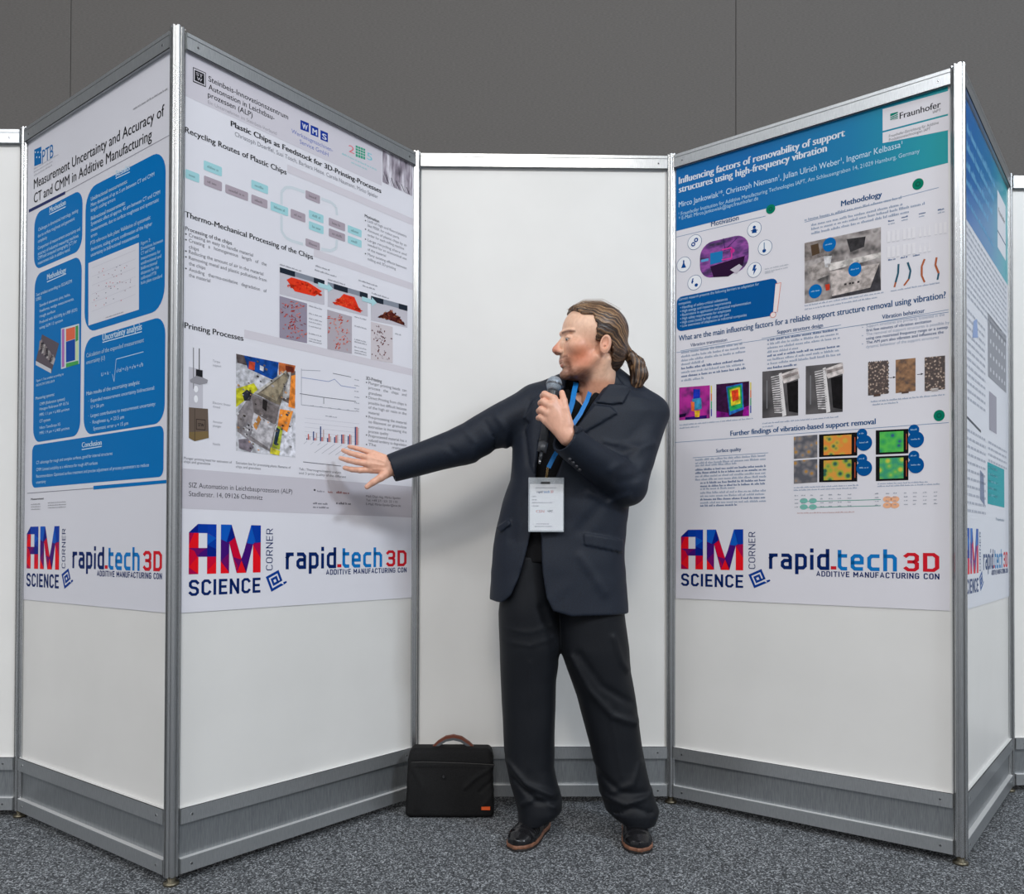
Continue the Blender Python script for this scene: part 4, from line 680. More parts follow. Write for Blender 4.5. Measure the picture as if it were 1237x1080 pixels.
for k in range(15): D.greek('body_text', (840 + 6 * (k > 6), 556.5 + 4.1 * k), (926 - 35 * (k in (2, 9, 14)) , 551.5 + 4.1 * k), 2.5, (92, 116, 152) if k in (3, 4, 7, 8, 12, 14) else GT)
D.greek('body_text', (959, 590.5), (1038, 586), 1.7, GT); D.greek('body_text', (959, 593.5), (1036, 589.5), 1.7, GT); D.greek('body_text', (1060, 585.5), (1122, 582.5), 1.7, GT); D.greek('body_text', (1060, 588.5), (1136, 585), 1.7, GT)
for y in (605, 612.4):
    D.strip('data_table', (968, y + 1), (1064, y - 1.5), .7, (60, 150, 130), 1)
    for x in (971, 982): D.disc('data_table', (x, y), 4.8, (120, 186, 172), 2, 3.2)
    for x in (1072, 1081): D.disc('data_table', (x, y - 2), 5.4, (238, 178, 140), 2, 3.6)
for r_ in range(4):
    for x in (962, 970, 981, 993, 1003, 1014, 1026, 1059, 1072, 1081, 1094, 1105, 1117, 1130):
        D.greek('data_table', (x - 2, 599.5 + 4.6 * r_ - (x - 960) * .025), (x + 3, 599.3 + 4.6 * r_ - (x - 960) * .025), 1.5, (150, 156, 168), 3)
D.greek('data_table', (963, 621), (1033, 618.5), 1.4, (190, 150, 150))
am_logo(D); D.build()

# ------------------------------------------------------------------ poster seen almost edge-on
Ep = Print(panels[5], 'poster', 'poster seen almost edge-on at the far right, blue to turquoise header over grey text', 0.022, 0.968, 0.785, 2.442, (216, 219, 228))
TL2 = grad_mat('header_gradient_pale', (0, 100, 176), (50, 170, 180), .1, .95)
Ep.poly('header_band', [(.0225, 2.045), (.9675, 2.045), (.9675, 2.4415), (.0225, 2.4415)], TL2, 1, uv=True)
def eletters(u0, u1, v, h, c, seed):
    r = random.Random(seed); x = u0
    while x < u1:
        for _ in range(r.randint(3, 9)):
            wd = h * r.uniform(.4, .7); asc = h * r.choice([.65, .65, 1.0]); Ep.raw('title_lettering', [(x, v), (x + wd * .65, v), (x + wd * .65, v + asc), (x, v + asc)], [(0, 1, 2, 3)], c, 2); x += wd
            if x > u1: break
        x += h * .45
for k, (v, h_) in enumerate(((2.335, .03), (2.275, .03), (2.215, .026), (2.16, .026), (2.10, .018))): eletters(.05, (.66, .64, .6, .5, .62)[k], v, h_, (120, 180, 218), 200 + k)
Ep.poly('logo', [(.72, 2.13), (.92, 2.13), (.92, 2.35), (.72, 2.35)], (224, 226, 232), 2, uv=True); Ep.text('logo', 'Fraunhofer', (.74, 2.27), (.9, 2.27), 0, (48, 48, 54), 3, .0, True, .02)
Ep.raw('logo', [(.72, 2.19), (.92, 2.19), (.92, 2.196), (.72, 2.196)], [(0, 1, 2, 3)], (60, 90, 120), 3)
def egreek(u0, u1, v, h, c, seed):
    r = random.Random(seed); x = u0
    while x < u1: wd = r.uniform(.02, .07); Ep.raw('body_text', [(x, v), (min(x + wd, u1), v), (min(x + wd, u1), v + h), (x, v + h)], [(0, 1, 2, 3)], c, 2); x += wd + .012
for k in range(11): egreek(.06, .93, 2.02 - .022 * k, .008, (176, 180, 192), k)
for k in range(26):
    v = 1.75 - .026 * k
    if not (1.38 < v < 1.46): egreek(.06, .44, v, .008, (178, 182, 194), 30 + k)
for k in range(14): egreek(.5, .93, 1.36 - .0 - .022 * k if k < 5 else 1.30 - .022 * k, .008, (180, 184, 196), 70 + k) if k < 4 else None
Ep.poly('photo_print', [(.5, 1.60), (.92, 1.60), (.92, 1.83), (.5, 1.83)], (150, 152, 160), 2, uv=True)
for i in range(6):
    for j in range(4): Ep.poly('photo_print', [(.54 + i * .065, 1.625 + j * .052), (.565 + i * .065, 1.625 + j * .052), (.565 + i * .065, 1.64 + j * .052), (.54 + i * .065, 1.64 + j * .052)], (206, 208, 214), 3, uv=True)
Ep.poly('photo_print', [(.52, 1.41), (.68, 1.41), (.68, 1.55), (.52, 1.55)], (160, 158, 170), 2, uv=True); Ep.poly('diagram', [(.1, 1.40), (.35, 1.38), (.35, 1.388), (.1, 1.408)], (90, 94, 104), 2, uv=True); Ep.poly('diagram', [(.2, 1.68), (.3, 1.70), (.28, 1.76), (.22, 1.74)], (150, 170, 210), 3, uv=True)
Ep.poly('text_box', [(.48, 1.14), (.86, 1.14), (.86, 1.29), (.48, 1.29)], (40, 160, 168), 2, uv=True)
for k in range(5): egreek(.5, .7, 1.27 - .025 * k, .008, (120, 190, 205), 90 + k)
Ep.poly('diagram', [(.33, 1.15), (.42, 1.13), (.40, 1.24), (.33, 1.25)], (130, 140, 165), 2, uv=True)
Ep.text('logo', 'Fraunhofer', (.66, 1.085), (.86, 1.085), 0, (130, 150, 170), 2, 0, True, .012)
am_logo(Ep, .25); Ep.build()

# ------------------------------------------------------------------ implicit surfaces (for the person and the bag)
def surface_nets(f, lo, hi, h):
    lo = np.array(lo, float); n = np.ceil((np.array(hi) - lo) / h).astype(int) + 1
    ax = [(lo[i] + h * np.arange(n[i])).astype(np.float32) for i in range(3)]
    X, Y, Z = ax[0][:, None, None], ax[1][None, :, None], ax[2][None, None, :]
    v = np.broadcast_to(f(X, Y, Z), tuple(n)).astype(np.float32)
    ins = v < 0
    def cn(a, i, j, k): return a[i:a.shape[0] - 1 + i, j:a.shape[1] - 1 + j, k:a.shape[2] - 1 + k]
    cnt = sum(cn(ins, i, j, k).astype(np.int8) for i in (0, 1) for j in (0, 1) for k in (0, 1))
    act = np.argwhere((cnt > 0) & (cnt < 8)); idx = -np.ones(cnt.shape, np.int64); idx[tuple(act.T)] = np.arange(len(act))
    S = np.zeros((len(act), 3)); c = np.zeros(len(act))
    cor = {(i, j, k): v[act[:, 0] + i, act[:, 1] + j, act[:, 2] + k] for i in (0, 1) for j in (0, 1) for k in (0, 1)}
    for a in range(3):
        o1, o2 = [x for x in range(3) if x != a]
        for p in (0, 1):
            for q in (0, 1):
                k0 = [0, 0, 0]; k0[o1] = p; k0[o2] = q; k1 = list(k0); k1[a] = 1
                v0, v1 = cor[tuple(k0)], cor[tuple(k1)]; mk = (v0 < 0) != (v1 < 0)
                t = np.where(mk, v0 / np.where(mk, v0 - v1, 1), 0)
                S[:, a] += np.where(mk, t, 0); S[:, o1] += mk * p; S[:, o2] += mk * q; c += mk
    P = (act + S / c[:, None]) * h + lo
    F = []
    for a in range(3):
        o1, o2 = (a + 1) % 3, (a + 2) % 3
        sl0 = [slice(None)] * 3; sl1 = [slice(None)] * 3; sl0[a] = slice(0, -1); sl1[a] = slice(1, None)
        A_, B_ = ins[tuple(sl0)], ins[tuple(sl1)]; e = np.argwhere(A_ != B_)
        e = e[(e[:, o1] > 0) & (e[:, o2] > 0) & (e[:, o1] < n[o1] - 1) & (e[:, o2] < n[o2] - 1)]
        inn = A_[tuple(e.T)]
        def g(d1, d2):
            q = e.copy(); q[:, o1] -= d1; q[:, o2] -= d2; return idx[tuple(q.T)]
        q = np.stack([g(1, 1), g(0, 1), g(0, 0), g(1, 0)], 1); q[~inn] = q[~inn][:, ::-1]; F.append(q)
    F = np.concatenate(F); F = F[(F >= 0).all(1)]
    return P, F
def np_mesh(name, P, F):
    me = bpy.data.meshes.new(name); me.vertices.add(len(P)); me.vertices.foreach_set('co', np.asarray(P, np.float32).ravel())
    me.loops.add(F.size); me.loops.foreach_set('vertex_index', F.astype(np.int32).ravel())
    me.polygons.add(len(F)); me.polygons.foreach_set('loop_start', np.arange(0, F.size, 4, dtype=np.int32)); me.polygons.foreach_set('loop_total', np.full(len(F), 4, np.int32))
    me.update(calc_edges=True); me.validate(); return me
def sst(x, a, b): t = np.clip((x - a) / (b - a), 0, 1); return t * t * (3 - 2 * t)
def smin(a, b, k):
    if a is None: return b
    h = np.clip(0.5 + 0.5 * (b - a) / k, 0, 1); return b + (a - b) * h - k * h * (1 - h)
def relax(P, F, it=2, lam=.5):
    P = P.copy(); E = np.concatenate([F[:, [0, 1]], F[:, [1, 2]], F[:, [2, 3]], F[:, [3, 0]]]); n = len(P); cnt = np.maximum(np.bincount(E[:, 0], minlength=n) + np.bincount(E[:, 1], minlength=n), 1)
    for _ in range(it):
        S = np.stack([np.bincount(E[:, 0], P[E[:, 1], k], n) + np.bincount(E[:, 1], P[E[:, 0], k], n) for k in range(3)], 1); P += lam * (S / cnt[:, None] - P)
    return P
def smax(a, b, k): return -smin(-a, -b, k)
def cap(X, Y, Z, a, b, r0, r1):
    a = np.array(a, float); d = np.array(b, float) - a; L2 = d @ d + 1e-12
    t = np.clip(((X - a[0]) * d[0] + (Y - a[1]) * d[1] + (Z - a[2]) * d[2]) / L2, 0, 1)
    return np.sqrt((X - a[0] - t * d[0]) ** 2 + (Y - a[1] - t * d[1]) ** 2 + (Z - a[2] - t * d[2]) ** 2) - (r0 + (r1 - r0) * t)
def ell(X, Y, Z, c, r):
    k = np.sqrt(((X - c[0]) / r[0]) ** 2 + ((Y - c[1]) / r[1]) ** 2 + ((Z - c[2]) / r[2]) ** 2)
    k2 = np.sqrt(((X - c[0]) / r[0] ** 2) ** 2 + ((Y - c[1]) / r[1] ** 2) ** 2 + ((Z - c[2]) / r[2] ** 2) ** 2) + 1e-9
    return k * (k - 1) / k2
def chain(X, Y, Z, pts, rs, k=0.004):
    d = None
    for i in range(len(pts) - 1): d = smin(d, cap(X, Y, Z, pts[i], pts[i + 1], rs[i], rs[i + 1]), k)
    return d
def vtube(X, Y, Z, secs, p=2.4):
    """upright tube; secs = rows of (z, x centre, y centre, x radius, y radius)"""
    s = np.array(sorted(secs)); z = np.clip(Z, s[0, 0], s[-1, 0])
    I = lambda j: np.interp(z.ravel(), s[:, 0], s[:, j]).reshape(z.shape).astype(np.float32)
    cx, cy, rx, ry = I(1), I(2), I(3), I(4)
    q = (np.abs((X - cx) / rx) ** p + np.abs((Y - cy) / ry) ** p) ** (1 / p)
    d = (q - 1) * np.minimum(rx, ry)
    return np.maximum(d, np.maximum(s[0, 0] - Z, Z - s[-1, 0]))
def pseg(X, Z, a, b):
    d = np.array([b[0] - a[0], b[1] - a[1]]); t = np.clip(((X - a[0]) * d[0] + (Z - a[1]) * d[1]) / (d @ d + 1e-12), 0, 1)
    return np.sqrt((X - a[0] - t * d[0]) ** 2 + (Z - a[1] - t * d[1]) ** 2)
def pline(X, Z, pts):
    d = None
    for a, b in zip(pts[:-1], pts[1:]):
        e = pseg(X, Z, a, b); d = e if d is None else np.minimum(d, e)
    return d
def ppoly(X, Z, pts):                       # signed 2d distance to a polygon
    d = None; ins = np.zeros(np.broadcast(X, Z).shape, bool); n = len(pts)
    for i in range(n):
        a, b = pts[i], pts[(i + 1) % n]; e = pseg(X, Z, a, b); d = e if d is None else np.minimum(d, e)
        if a[1] != b[1]: ins ^= ((a[1] > Z) != (b[1] > Z)) & (X < (b[0] - a[0]) * (Z - a[1]) / (b[1] - a[1]) + a[0])
    return np.where(ins, -d, d)
def wob(X, Y, Z, s, seed, n=7):             # smooth noise from a few warped waves
    r = np.random.RandomState(seed); o = 0
    for _ in range(n):
        k = r.normal(size=3); k /= np.linalg.norm(k); k *= s * r.uniform(.6, 1.5); o = o + np.sin(X * k[0] + Y * k[1] + Z * k[2] + r.uniform(0, 6) + 1.2 * np.sin(Z * s * .5 + r.uniform(0, 6)))
    return o / n
def XZ(pts, Y): return [(W(a, b, Y)[0], W(a, b, Y)[2]) for a, b in pts]
def HX(px, Y): return W(px, 650, Y)[0]
def HZ(py, Y): return W(618, py, Y)[2]

man = empty('person', (0.18, 2.84, 0)); tag(man, 'man with a long ponytail in a dark navy suit, one arm stretched towards the poster', 'person')
def bind(o):
    o.parent = man; o.matrix_parent_inverse = Matrix.Translation((-0.18, -2.84, 0)); return o

cloth = noise_mat('navy_suit_cloth', [(0.35, (13, 20, 33)), (0.65, (19, 29, 44))], 260, 0.62, 0, bump=0.10, bscale=420, bdist=0.001)
cloth.node_tree.nodes['Principled BSDF'].inputs['Sheen Weight'].default_value = 0.02
trous = noise_mat('navy_trouser_cloth', [(0.35, (9, 12, 18)), (0.65, (13, 17, 24))], 260, 0.60, 0, bump=0.10, bscale=420, bdist=0.001)
trous.node_tree.nodes['Principled BSDF'].inputs['Sheen Weight'].default_value = 0.02
black = noise_mat('black_shirt_cloth', [(0.3, (13, 13, 15)), (0.7, (20, 20, 23))], 200, 0.8)
spec(cloth, .36); spec(trous, .26); spec(black, .15)

# ---- jacket
YT = 2.87
jr = [(474, 655, 772, 2.87, .105), (486, 636, 792, 2.87, .118), (500, 626, 796, 2.87, .128), (540, 619, 784, 2.865, .140), (580, 616, 768, 2.86, .142), (605, 608, 759, 2.86, .140), (632, 600, 757, 2.86, .140), (660, 596, 754, 2.86, .142),
      (690, 593, 755, 2.86, .145), (720, 592, 757, 2.86, .147), (760, 592, 759, 2.86, .150)]
jsec = [(HZ(r[0], YT), (HX(r[1], YT) + HX(r[2], YT)) / 2, r[3], (HX(r[2], YT) - HX(r[1], YT)) / 2, r[4]) for r in jr]
SR, ERt, WRt = W(648, 491, 2.86), W(560, 537.5, 2.85), W(472, 566, 2.80)
SL, EL, WL = W(780, 502, 2.88), W(757, 586, 2.76), W(681, 528.5, 2.60)
gd_ = lambda pts: XZ(pts, 2.73)
open_poly = gd_([(688, 430), (742, 430), (741, 452), (716, 486), (700, 512), (684, 545), (670, 580), (657, 603), (653, 640), (655, 690), (660, 722), (668, 738), (690, 744.5), (690, 790), (560, 790), (594, 728), (607, 729), (617, 720), (627, 698), (634, 674), (641, 645), (646, 600), (648, 570), (652, 530), (660, 505), (672, 480), (686, 462)])
lap1 = gd_([(719, 488), (738, 490), (746, 499), (716, 517), (689, 533), (698, 513)]); lap2 = gd_([(738, 446), (748, 447), (764, 467), (754, 485.5), (741, 487.5), (720, 486), (736, 462)])
lap3 = gd_([(684, 462), (672, 479), (659, 506), (650, 534), (646, 572), (641, 560), (636, 515), (641, 509), (633, 502), (643, 482), (664, 464)])
flapR = gd_([(704.5, 644), (755.5, 652), (754.5, 668), (706, 658.5)]); flapL = gd_([(598, 637), (614, 627), (618, 633), (604, 643)]); breast = gd_([(728, 530), (748, 534), (747, 539), (727, 535)])
folds_j = [([(640, 480), (636, 520), (640, 560)], .009, -.004), ([(600, 500), (612, 520), (611, 540)], .010, .006), ([(585, 508), (598, 527), (597, 545)], .008, -.004), ([(560, 516), (574, 534), (572, 552)], .009, .004), ([(530, 528), (548, 545)], .008, -.003),
           ([(772, 545), (750, 560), (735, 572)], .011, .004), ([(785, 568), (762, 580), (742, 584)], .010, -.003), ([(792, 535), (772, 540), (755, 538)], .010, .004), ([(700, 672), (730, 715)], .012, .003), ([(640, 600), (622, 625), (618, 650)], .012, -.003), ([(735, 600), (700, 640)], .014, -.003), ([(757, 600), (735, 608), (712, 596)], .009, .005)]
folds_j = [(XZ(p, 2.74), w_ * 1.3, a * 1.15) for p, w_, a in folds_j]
zhemL, zhemR = HZ(727, 2.73), HZ(743.5, 2.73)
def jacket_f(X, Y, Z):
    t = vtube(X, Y, Z, jsec, 2.5)
    # shoulders slope to the neck
    t = smin(t, cap(X, Y, Z, W(648, 487, 2.87), W(715, 464, 2.89), .064, .075), .02)
    t = smin(t, cap(X, Y, Z, W(784, 500, 2.88), W(728, 462, 2.89), .064, .075), .02)
    ar = smin(cap(X, Y, Z, SR, ERt, .074, .066), cap(X, Y, Z, ERt, WRt, .066, .047), .01)
    al = smin(cap(X, Y, Z, SL, EL, .076, .066), cap(X, Y, Z, EL, WL, .068, .050), .01)
    def cut(d, w, e, back=0.0):
        n = (w - e) / np.linalg.norm(w - e); return np.maximum(d, (X - w[0]) * n[0] + (Y - w[1]) * n[1] + (Z - w[2]) * n[2] - back)
    ar = cut(ar, WRt, ERt); al = cut(al, WL, EL)
    dz = wob(X, Y, Z, 30, 4) * .0032 + wob(X, Y, Z, 70, 8) * .0013
    front = sst(-Y, -2.95, -2.86)
    for p, w_, a in folds_j: dz = dz - a * np.exp(-(pline(X, Z, p) / w_) ** 2) * front
    body = smin(t, ar, .022); body = smin(body, al, .020) + dz
    o2 = ppoly(X, Z, open_poly)
    # hollow: the suit is a cloth shell
    hollow = np.minimum(np.minimum(t + .016, ar + .010), al + .010) + dz
    def longer(d, w, e):
        return d
    h_ar = smin(cap(X, Y, Z, SR, ERt, .064, .056), cap(X, Y, Z, ERt, WRt + (WRt - ERt) * .2, .056, .036), .01)
    h_al = smin(cap(X, Y, Z, SL, EL, .064, .056), cap(X, Y, Z, EL, WL + (WL - EL) * .2, .056, .038), .01)
    hollow = np.minimum(np.minimum(vtube(X, Y, Z + 0 * X, [(z_ if z_ > jsec[-1][0] + .01 else z_ - .1, a, b, c_ - .014, d_ - .014) for z_, a, b, c_, d_ in jsec], 2.5), h_ar), h_al)
    d = np.maximum(body, -hollow)
    # open front: cut only where the cloth lies in front of the chest, never the forearm
    frontreg = np.maximum(o2, (Y - 2.86))
    cutr = np.maximum(frontreg, -(al - .004))
    d = smax(d, -cutr, .003)
    zh = np.interp(np.clip(X, -.1, .5).ravel(), [HX(593, 2.73), HX(660, 2.73), HX(755, 2.73)], [zhemL, zhemR - .002, zhemR]).reshape(X.shape)
    d = np.maximum(d, zh - Z)
    # neck hole
    d = np.maximum(d, -cap(X, Y, Z, W(722, 440, 2.87), W(712, 480, 2.86), .062, .060))
    # collar and lapels, pocket flaps lie on the cloth
    for pl, th in ((lap1, .0075), (lap2, .009), (lap3, .006), (flapR, .0055), (flapL, .006), (breast, .0025)):
        pd = ppoly(X, Z, pl); d = np.minimum(d, smax(np.maximum(body - th, -body - .004), np.maximum(pd, Y - 2.87), .002))
    return d
xlo, zlo = W(465, 0, 2.78)[0], zhemL - .03
P_, F_ = surface_nets(jacket_f, (xlo - .02, 2.53, zlo - .02), (.58, 3.06, 1.60), .0042)
P_ = relax(P_, F_, 2)
jk = bind(link('jacket', np_mesh('jacket', P_, F_), cloth, None, True)); jk['label'] = 'dark navy suit jacket with notch lapels, worn open'
# collar band standing round the neck
def ring_mesh(cx, cy, z0, z1, rx, ry, a0, a1, th, tilt=0.0, n=40):
    b = MB(); vs = []
    for i in range(n + 1):
        a = a0 + (a1 - a0) * i / n
        for z, e in ((z0, 0), (z1, 0), (z1, -th), (z0, -th)):
            x, y = cx + (rx + e) * math.cos(a), cy + (ry + e) * math.sin(a); vs.append((x, y, z + tilt * math.sin(a) * -1))
    fs = [(i * 4 + j, i * 4 + (j + 1) % 4, (i + 1) * 4 + (j + 1) % 4, (i + 1) * 4 + j) for i in range(n) for j in range(4)]
    fs += [(0, 1, 2, 3), (n * 4 + 3, n * 4 + 2, n * 4 + 1, n * 4)]
    b.add(vs, fs); return b
nc = W(722, 462, 2.88)
bind(ring_mesh(nc[0] - .004, 2.885, nc[2] - .02, nc[2] + .030, .083, .080, math.radians(-35), math.radians(205), .008, -.022).build('jacket_collar', cloth, None, True))
# sleeve buttons
for k in range(4):
    p = W(688 + 4.0 * k, 555 + 4.2 * k, 2.60 + .012 * k); b = MB(); b.tube([p + np.array([0, -.006, 0]), p + np.array([0, -.009, 0])], [.006, .005], 12); o = b.build('sleeve_button', mat('button_horn', (46, 46, 52), .3), None, True); bind(o)

# ---- shirt
def shirt_f(X, Y, Z):
    t = vtube(X, Y, Z, [(z_, a, b + .002, max(c_ - .03, .05), d_ - .026) for z_, a, b, c_, d_ in jsec], 2.4)
    t = smin(t, cap(X, Y, Z, W(648, 490, 2.88), W(718, 470, 2.89), .045, .052), .02); t = smin(t, cap(X, Y, Z, W(784, 503, 2.89), W(726, 470, 2.89), .045, .052), .02)
    c_ = cap(X, Y, Z, W(720, 452, 2.865), W(714, 486, 2.86), .069, .080); c_ = np.maximum(c_, Z - (nc[2] + .018 - (2.88 - Y) * .28)); t = smin(t, c_, .012)
    t = t + wob(X, Y, Z, 40, 3) * .0015
    v = np.maximum(ppoly(X, Z, XZ([(688, 430), (742, 436), (726, 462), (706, 489), (696, 478), (688, 462)], 2.74)), Y - 2.83)
    t = smax(t, -v, .003); t = np.maximum(t, -ell(X, Y, Z, W(722, 440, 2.87), (.05, .05, .05)))
    return np.maximum(t, .93 - Z)
P_, F_ = surface_nets(shirt_f, (-.02, 2.68, .92), (.54, 3.04, 1.60), .0055)
bind(link('shirt', np_mesh('shirt', P_, F_), black, None, True))

# ---- trousers
YG = 2.86
def leg(rows, yc):
    return [(HZ(r[0], yc), (HX(r[1], yc) + HX(r[2], yc)) / 2, yc + (r[3] if len(r) > 3 else 0), (HX(r[2], yc) - HX(r[1], yc)) / 2, (r[4] if len(r) > 4 else .1)) for r in rows]
legL = leg([(672, 614, 668, 0, .108), (700, 606, 670, 0, .110), (740, 602, 676, 0, .112), (783, 604, 677.5, 0, .108), (820, 605, 672, 0, .098), (850, 606, 671.5, 0, .092), (880, 608, 671, .0, .09), (905, 609.5, 670, .0, .09), (925, 613, 669, .0, .092), (945, 617, 674, .0, .095), (962, 622, 679.5, .0, .10), (976, 625, 679, -.005, .10), (981, 626, 674, -.01, .094), (989, 627, 665, -.012, .090)], 2.86)
legR = leg([(672, 668, 738, 0, .104), (700, 670, 744, 0, .106), (740, 674, 755, 0, .112), (783, 677, 760, 0, .110), (810, 686, 762, 0, .104), (840, 697, 767.5, 0, .098), (870, 705, 771.5, 0, .094), (900, 713, 776, 0, .09), (925, 718, 780, 0, .09), (945, 722, 785, 0, .094), (963, 727, 791, 0, .10), (976, 731, 795.5, -.005, .10), (982, 738, 794, -.01, .094), (990, 747, 791, -.012, .090)], 2.86)
folds_t = [([(690, 795), (712, 835), (740, 865), (771, 876)], .011, .008), ([(700, 790), (726, 828), (764, 852)], .012, -.006), ([(742, 770), (752, 800), (761, 812)], .010, .006), ([(614, 926), (635, 948), (668, 962)], .010, .009), ([(622, 945), (648, 968), (677, 972)], .009, -.007), ([(628, 975), (650, 962), (672, 978)], .008, .005),
           ([(722, 935), (750, 958), (785, 962)], .010, -.006), ([(730, 965), (755, 972), (790, 962)], .009, .007), ([(745, 984), (765, 976), (788, 984)], .008, -.005), ([(776, 925), (765, 948), (740, 958)], .010, .005), ([(655, 735), (668, 775), (672, 800)], .014, -.006), ([(606, 760), (640, 764), (668, 756)], .007, .002), ([(606, 775), (640, 780), (668, 772)], .006, .002), ([(640, 800), (640, 930)], .006, .0025), ([(735, 850), (752, 940)], .006, .0025)]
folds_t = [(XZ(p, 2.76), w_, a) for p, w_, a in folds_t]
zc = HZ(781, 2.86)
def trouser_f(X, Y, Z):
    a = vtube(X, Y, Z, legL, 2.3); b_ = vtube(X, Y, Z, legR, 2.3)
    d = smin(a, b_, .010)
    dz = wob(X, Y, Z, 26, 14) * .0035 + wob(X, Y, Z * .6, 60, 18) * .0014
    for p, w_, am in folds_t: dz = dz - am * np.exp(-(pline(X, Z, p) / w_) ** 2) * sst(-Y, -2.93, -2.84)
    d = d + dz
    ha = vtube(X, Y, Z, [(z_ - (.05 if i == len(legL) - 1 else 0), x, y, rx - .010, ry - .010) for i, (z_, x, y, rx, ry) in enumerate(legL)], 2.3)
    hb = vtube(X, Y, Z, [(z_ - (.05 if i == len(legR) - 1 else 0), x, y, rx - .010, ry - .010) for i, (z_, x, y, rx, ry) in enumerate(legR)], 2.3)
    low = Z - .10
    d = np.maximum(d, -np.maximum(np.minimum(ha, hb), low))
    return d
P_, F_ = surface_nets(trouser_f, (-.08, 2.70, .03), (.53, 3.02, 1.0), .005)
P_ = relax(P_, F_, 2)
bind(link('trousers', np_mesh('trousers', P_, F_), trous, None, True))

# ---- shoes
leather = noise_mat('black_shoe_leather', [(0.3, (18, 18, 20)), (0.7, (28, 28, 31))], 30, 0.24, 0, bump=0.10, bscale=60, bdist=0.002)
welt = noise_mat('tan_welt', [(0.3, (104, 68, 50)), (0.7, (136, 94, 72))], 60, 0.55); heelm = mat('dark_rubber_sole', (26, 22, 22), .7)
def shoe(toe, heel, nm):
    toe = np.array(toe); heel = np.array(heel); d = toe - heel; L = np.linalg.norm(d); d /= L; s = np.array([-d[1], d[0]])
    def loc(X, Y): return (X - heel[0]) * d[0] + (Y - heel[1]) * d[1], (X - heel[0]) * s[0] + (Y - heel[1]) * s[1]
    def hw(a):   # half width along the shoe
        return np.interp(np.clip(a, -.03, L + .03).ravel(), [-.005, .015, .05, .10, .16, .20, L - .04, L - .015, L], [.004, .026, .033, .034, .044, .047, .043, .030, .006]).reshape(a.shape)
    def up(X, Y, Z):
        a, c = loc(X, Y); ht = np.interp(np.clip(a, -.03, L + .03).ravel(), [0, .04, .09, .13, .18, .24, L - .01], [.075, .085, .082, .074, .056, .044, .030]).reshape(a.shape)
        W_ = np.maximum(hw(a) + 0 * Z, .004); q = (np.abs(c / W_) ** 2.2 + np.abs((Z - .022) / (ht - .012)) ** 2.4) ** (1 / 2.3)
        dd = (q - 1) * np.minimum(W_, .03); dd = np.maximum(dd, .016 - Z)
        for k in range(3): dd = dd + .0016 * np.exp(-((a - (.165 + .014 * k)) / .0035) ** 2) * (Z > .03)
        dd = dd - .002 * np.exp(-((a - .215) / .003) ** 2) - .0015 * (np.abs(a - .205) < .012) * 0
        return np.maximum(dd, np.maximum(-a - .002, a - L))
    def sole(X, Y, Z):
        a, c = loc(X, Y); arch = .010 * ((a > .075) & (a < .125)) 
        dd = np.abs(c) - hw(a) - .0035; dd = np.maximum(dd, np.maximum(-a - .006, a - L - .004)); return np.maximum(dd, np.abs(Z - .0135) - .0062)
    def rub(X, Y, Z):
        a, c = loc(X, Y); dd = np.abs(c) - hw(a) - .003; return np.maximum(np.maximum(dd, np.maximum(-a - .004, a - L - .001)), np.abs(Z - .004) - .004)
    lo = np.minimum(toe, heel) - .07; hi = np.maximum(toe, heel) + .07
    P, F = surface_nets(up, (lo[0], lo[1], 0.0), (hi[0], hi[1], .12), .0032); o = link('shoe', np_mesh('shoe', P, F), leather, None, True); bind(o); o['label'] = nm
    P, F = surface_nets(sole, (lo[0], lo[1], -.003), (hi[0], hi[1], .03), .003); so = link('sole', np_mesh('sole', P, F), welt, None, True); so.parent = o; so.matrix_parent_inverse = o.matrix_parent_inverse.copy() if False else Matrix.Identity(4)
    P, F = surface_nets(rub, (lo[0], lo[1], -.005), (hi[0], hi[1], .014), .0028); so = link('heel_rubber', np_mesh('heel_rubber', P, F), heelm, None, True); so.parent = o
    for k in range(3):
        a = .125 - .0 + .016 * k; c0 = heel + d * a; z = .075 - .007 * k; b = MB(); b.tube([(c0[0] - s[0] * .014, c0[1] - s[1] * .014, z - .004), (c0[0], c0[1], z + .002), (c0[0] + s[0] * .014, c0[1] + s[1] * .014, z - .004)], .0018, 8)
        l_ = b.build('shoelace', heelm, None, True); l_.parent = o
shoe((0.012, 2.700), (0.118, 2.955), 'black leather lace-up shoe with a tan welt, toes turned left'); shoe((0.412, 2.680), (0.420, 2.955), 'black leather lace-up shoe with a tan welt, toes towards the viewer')

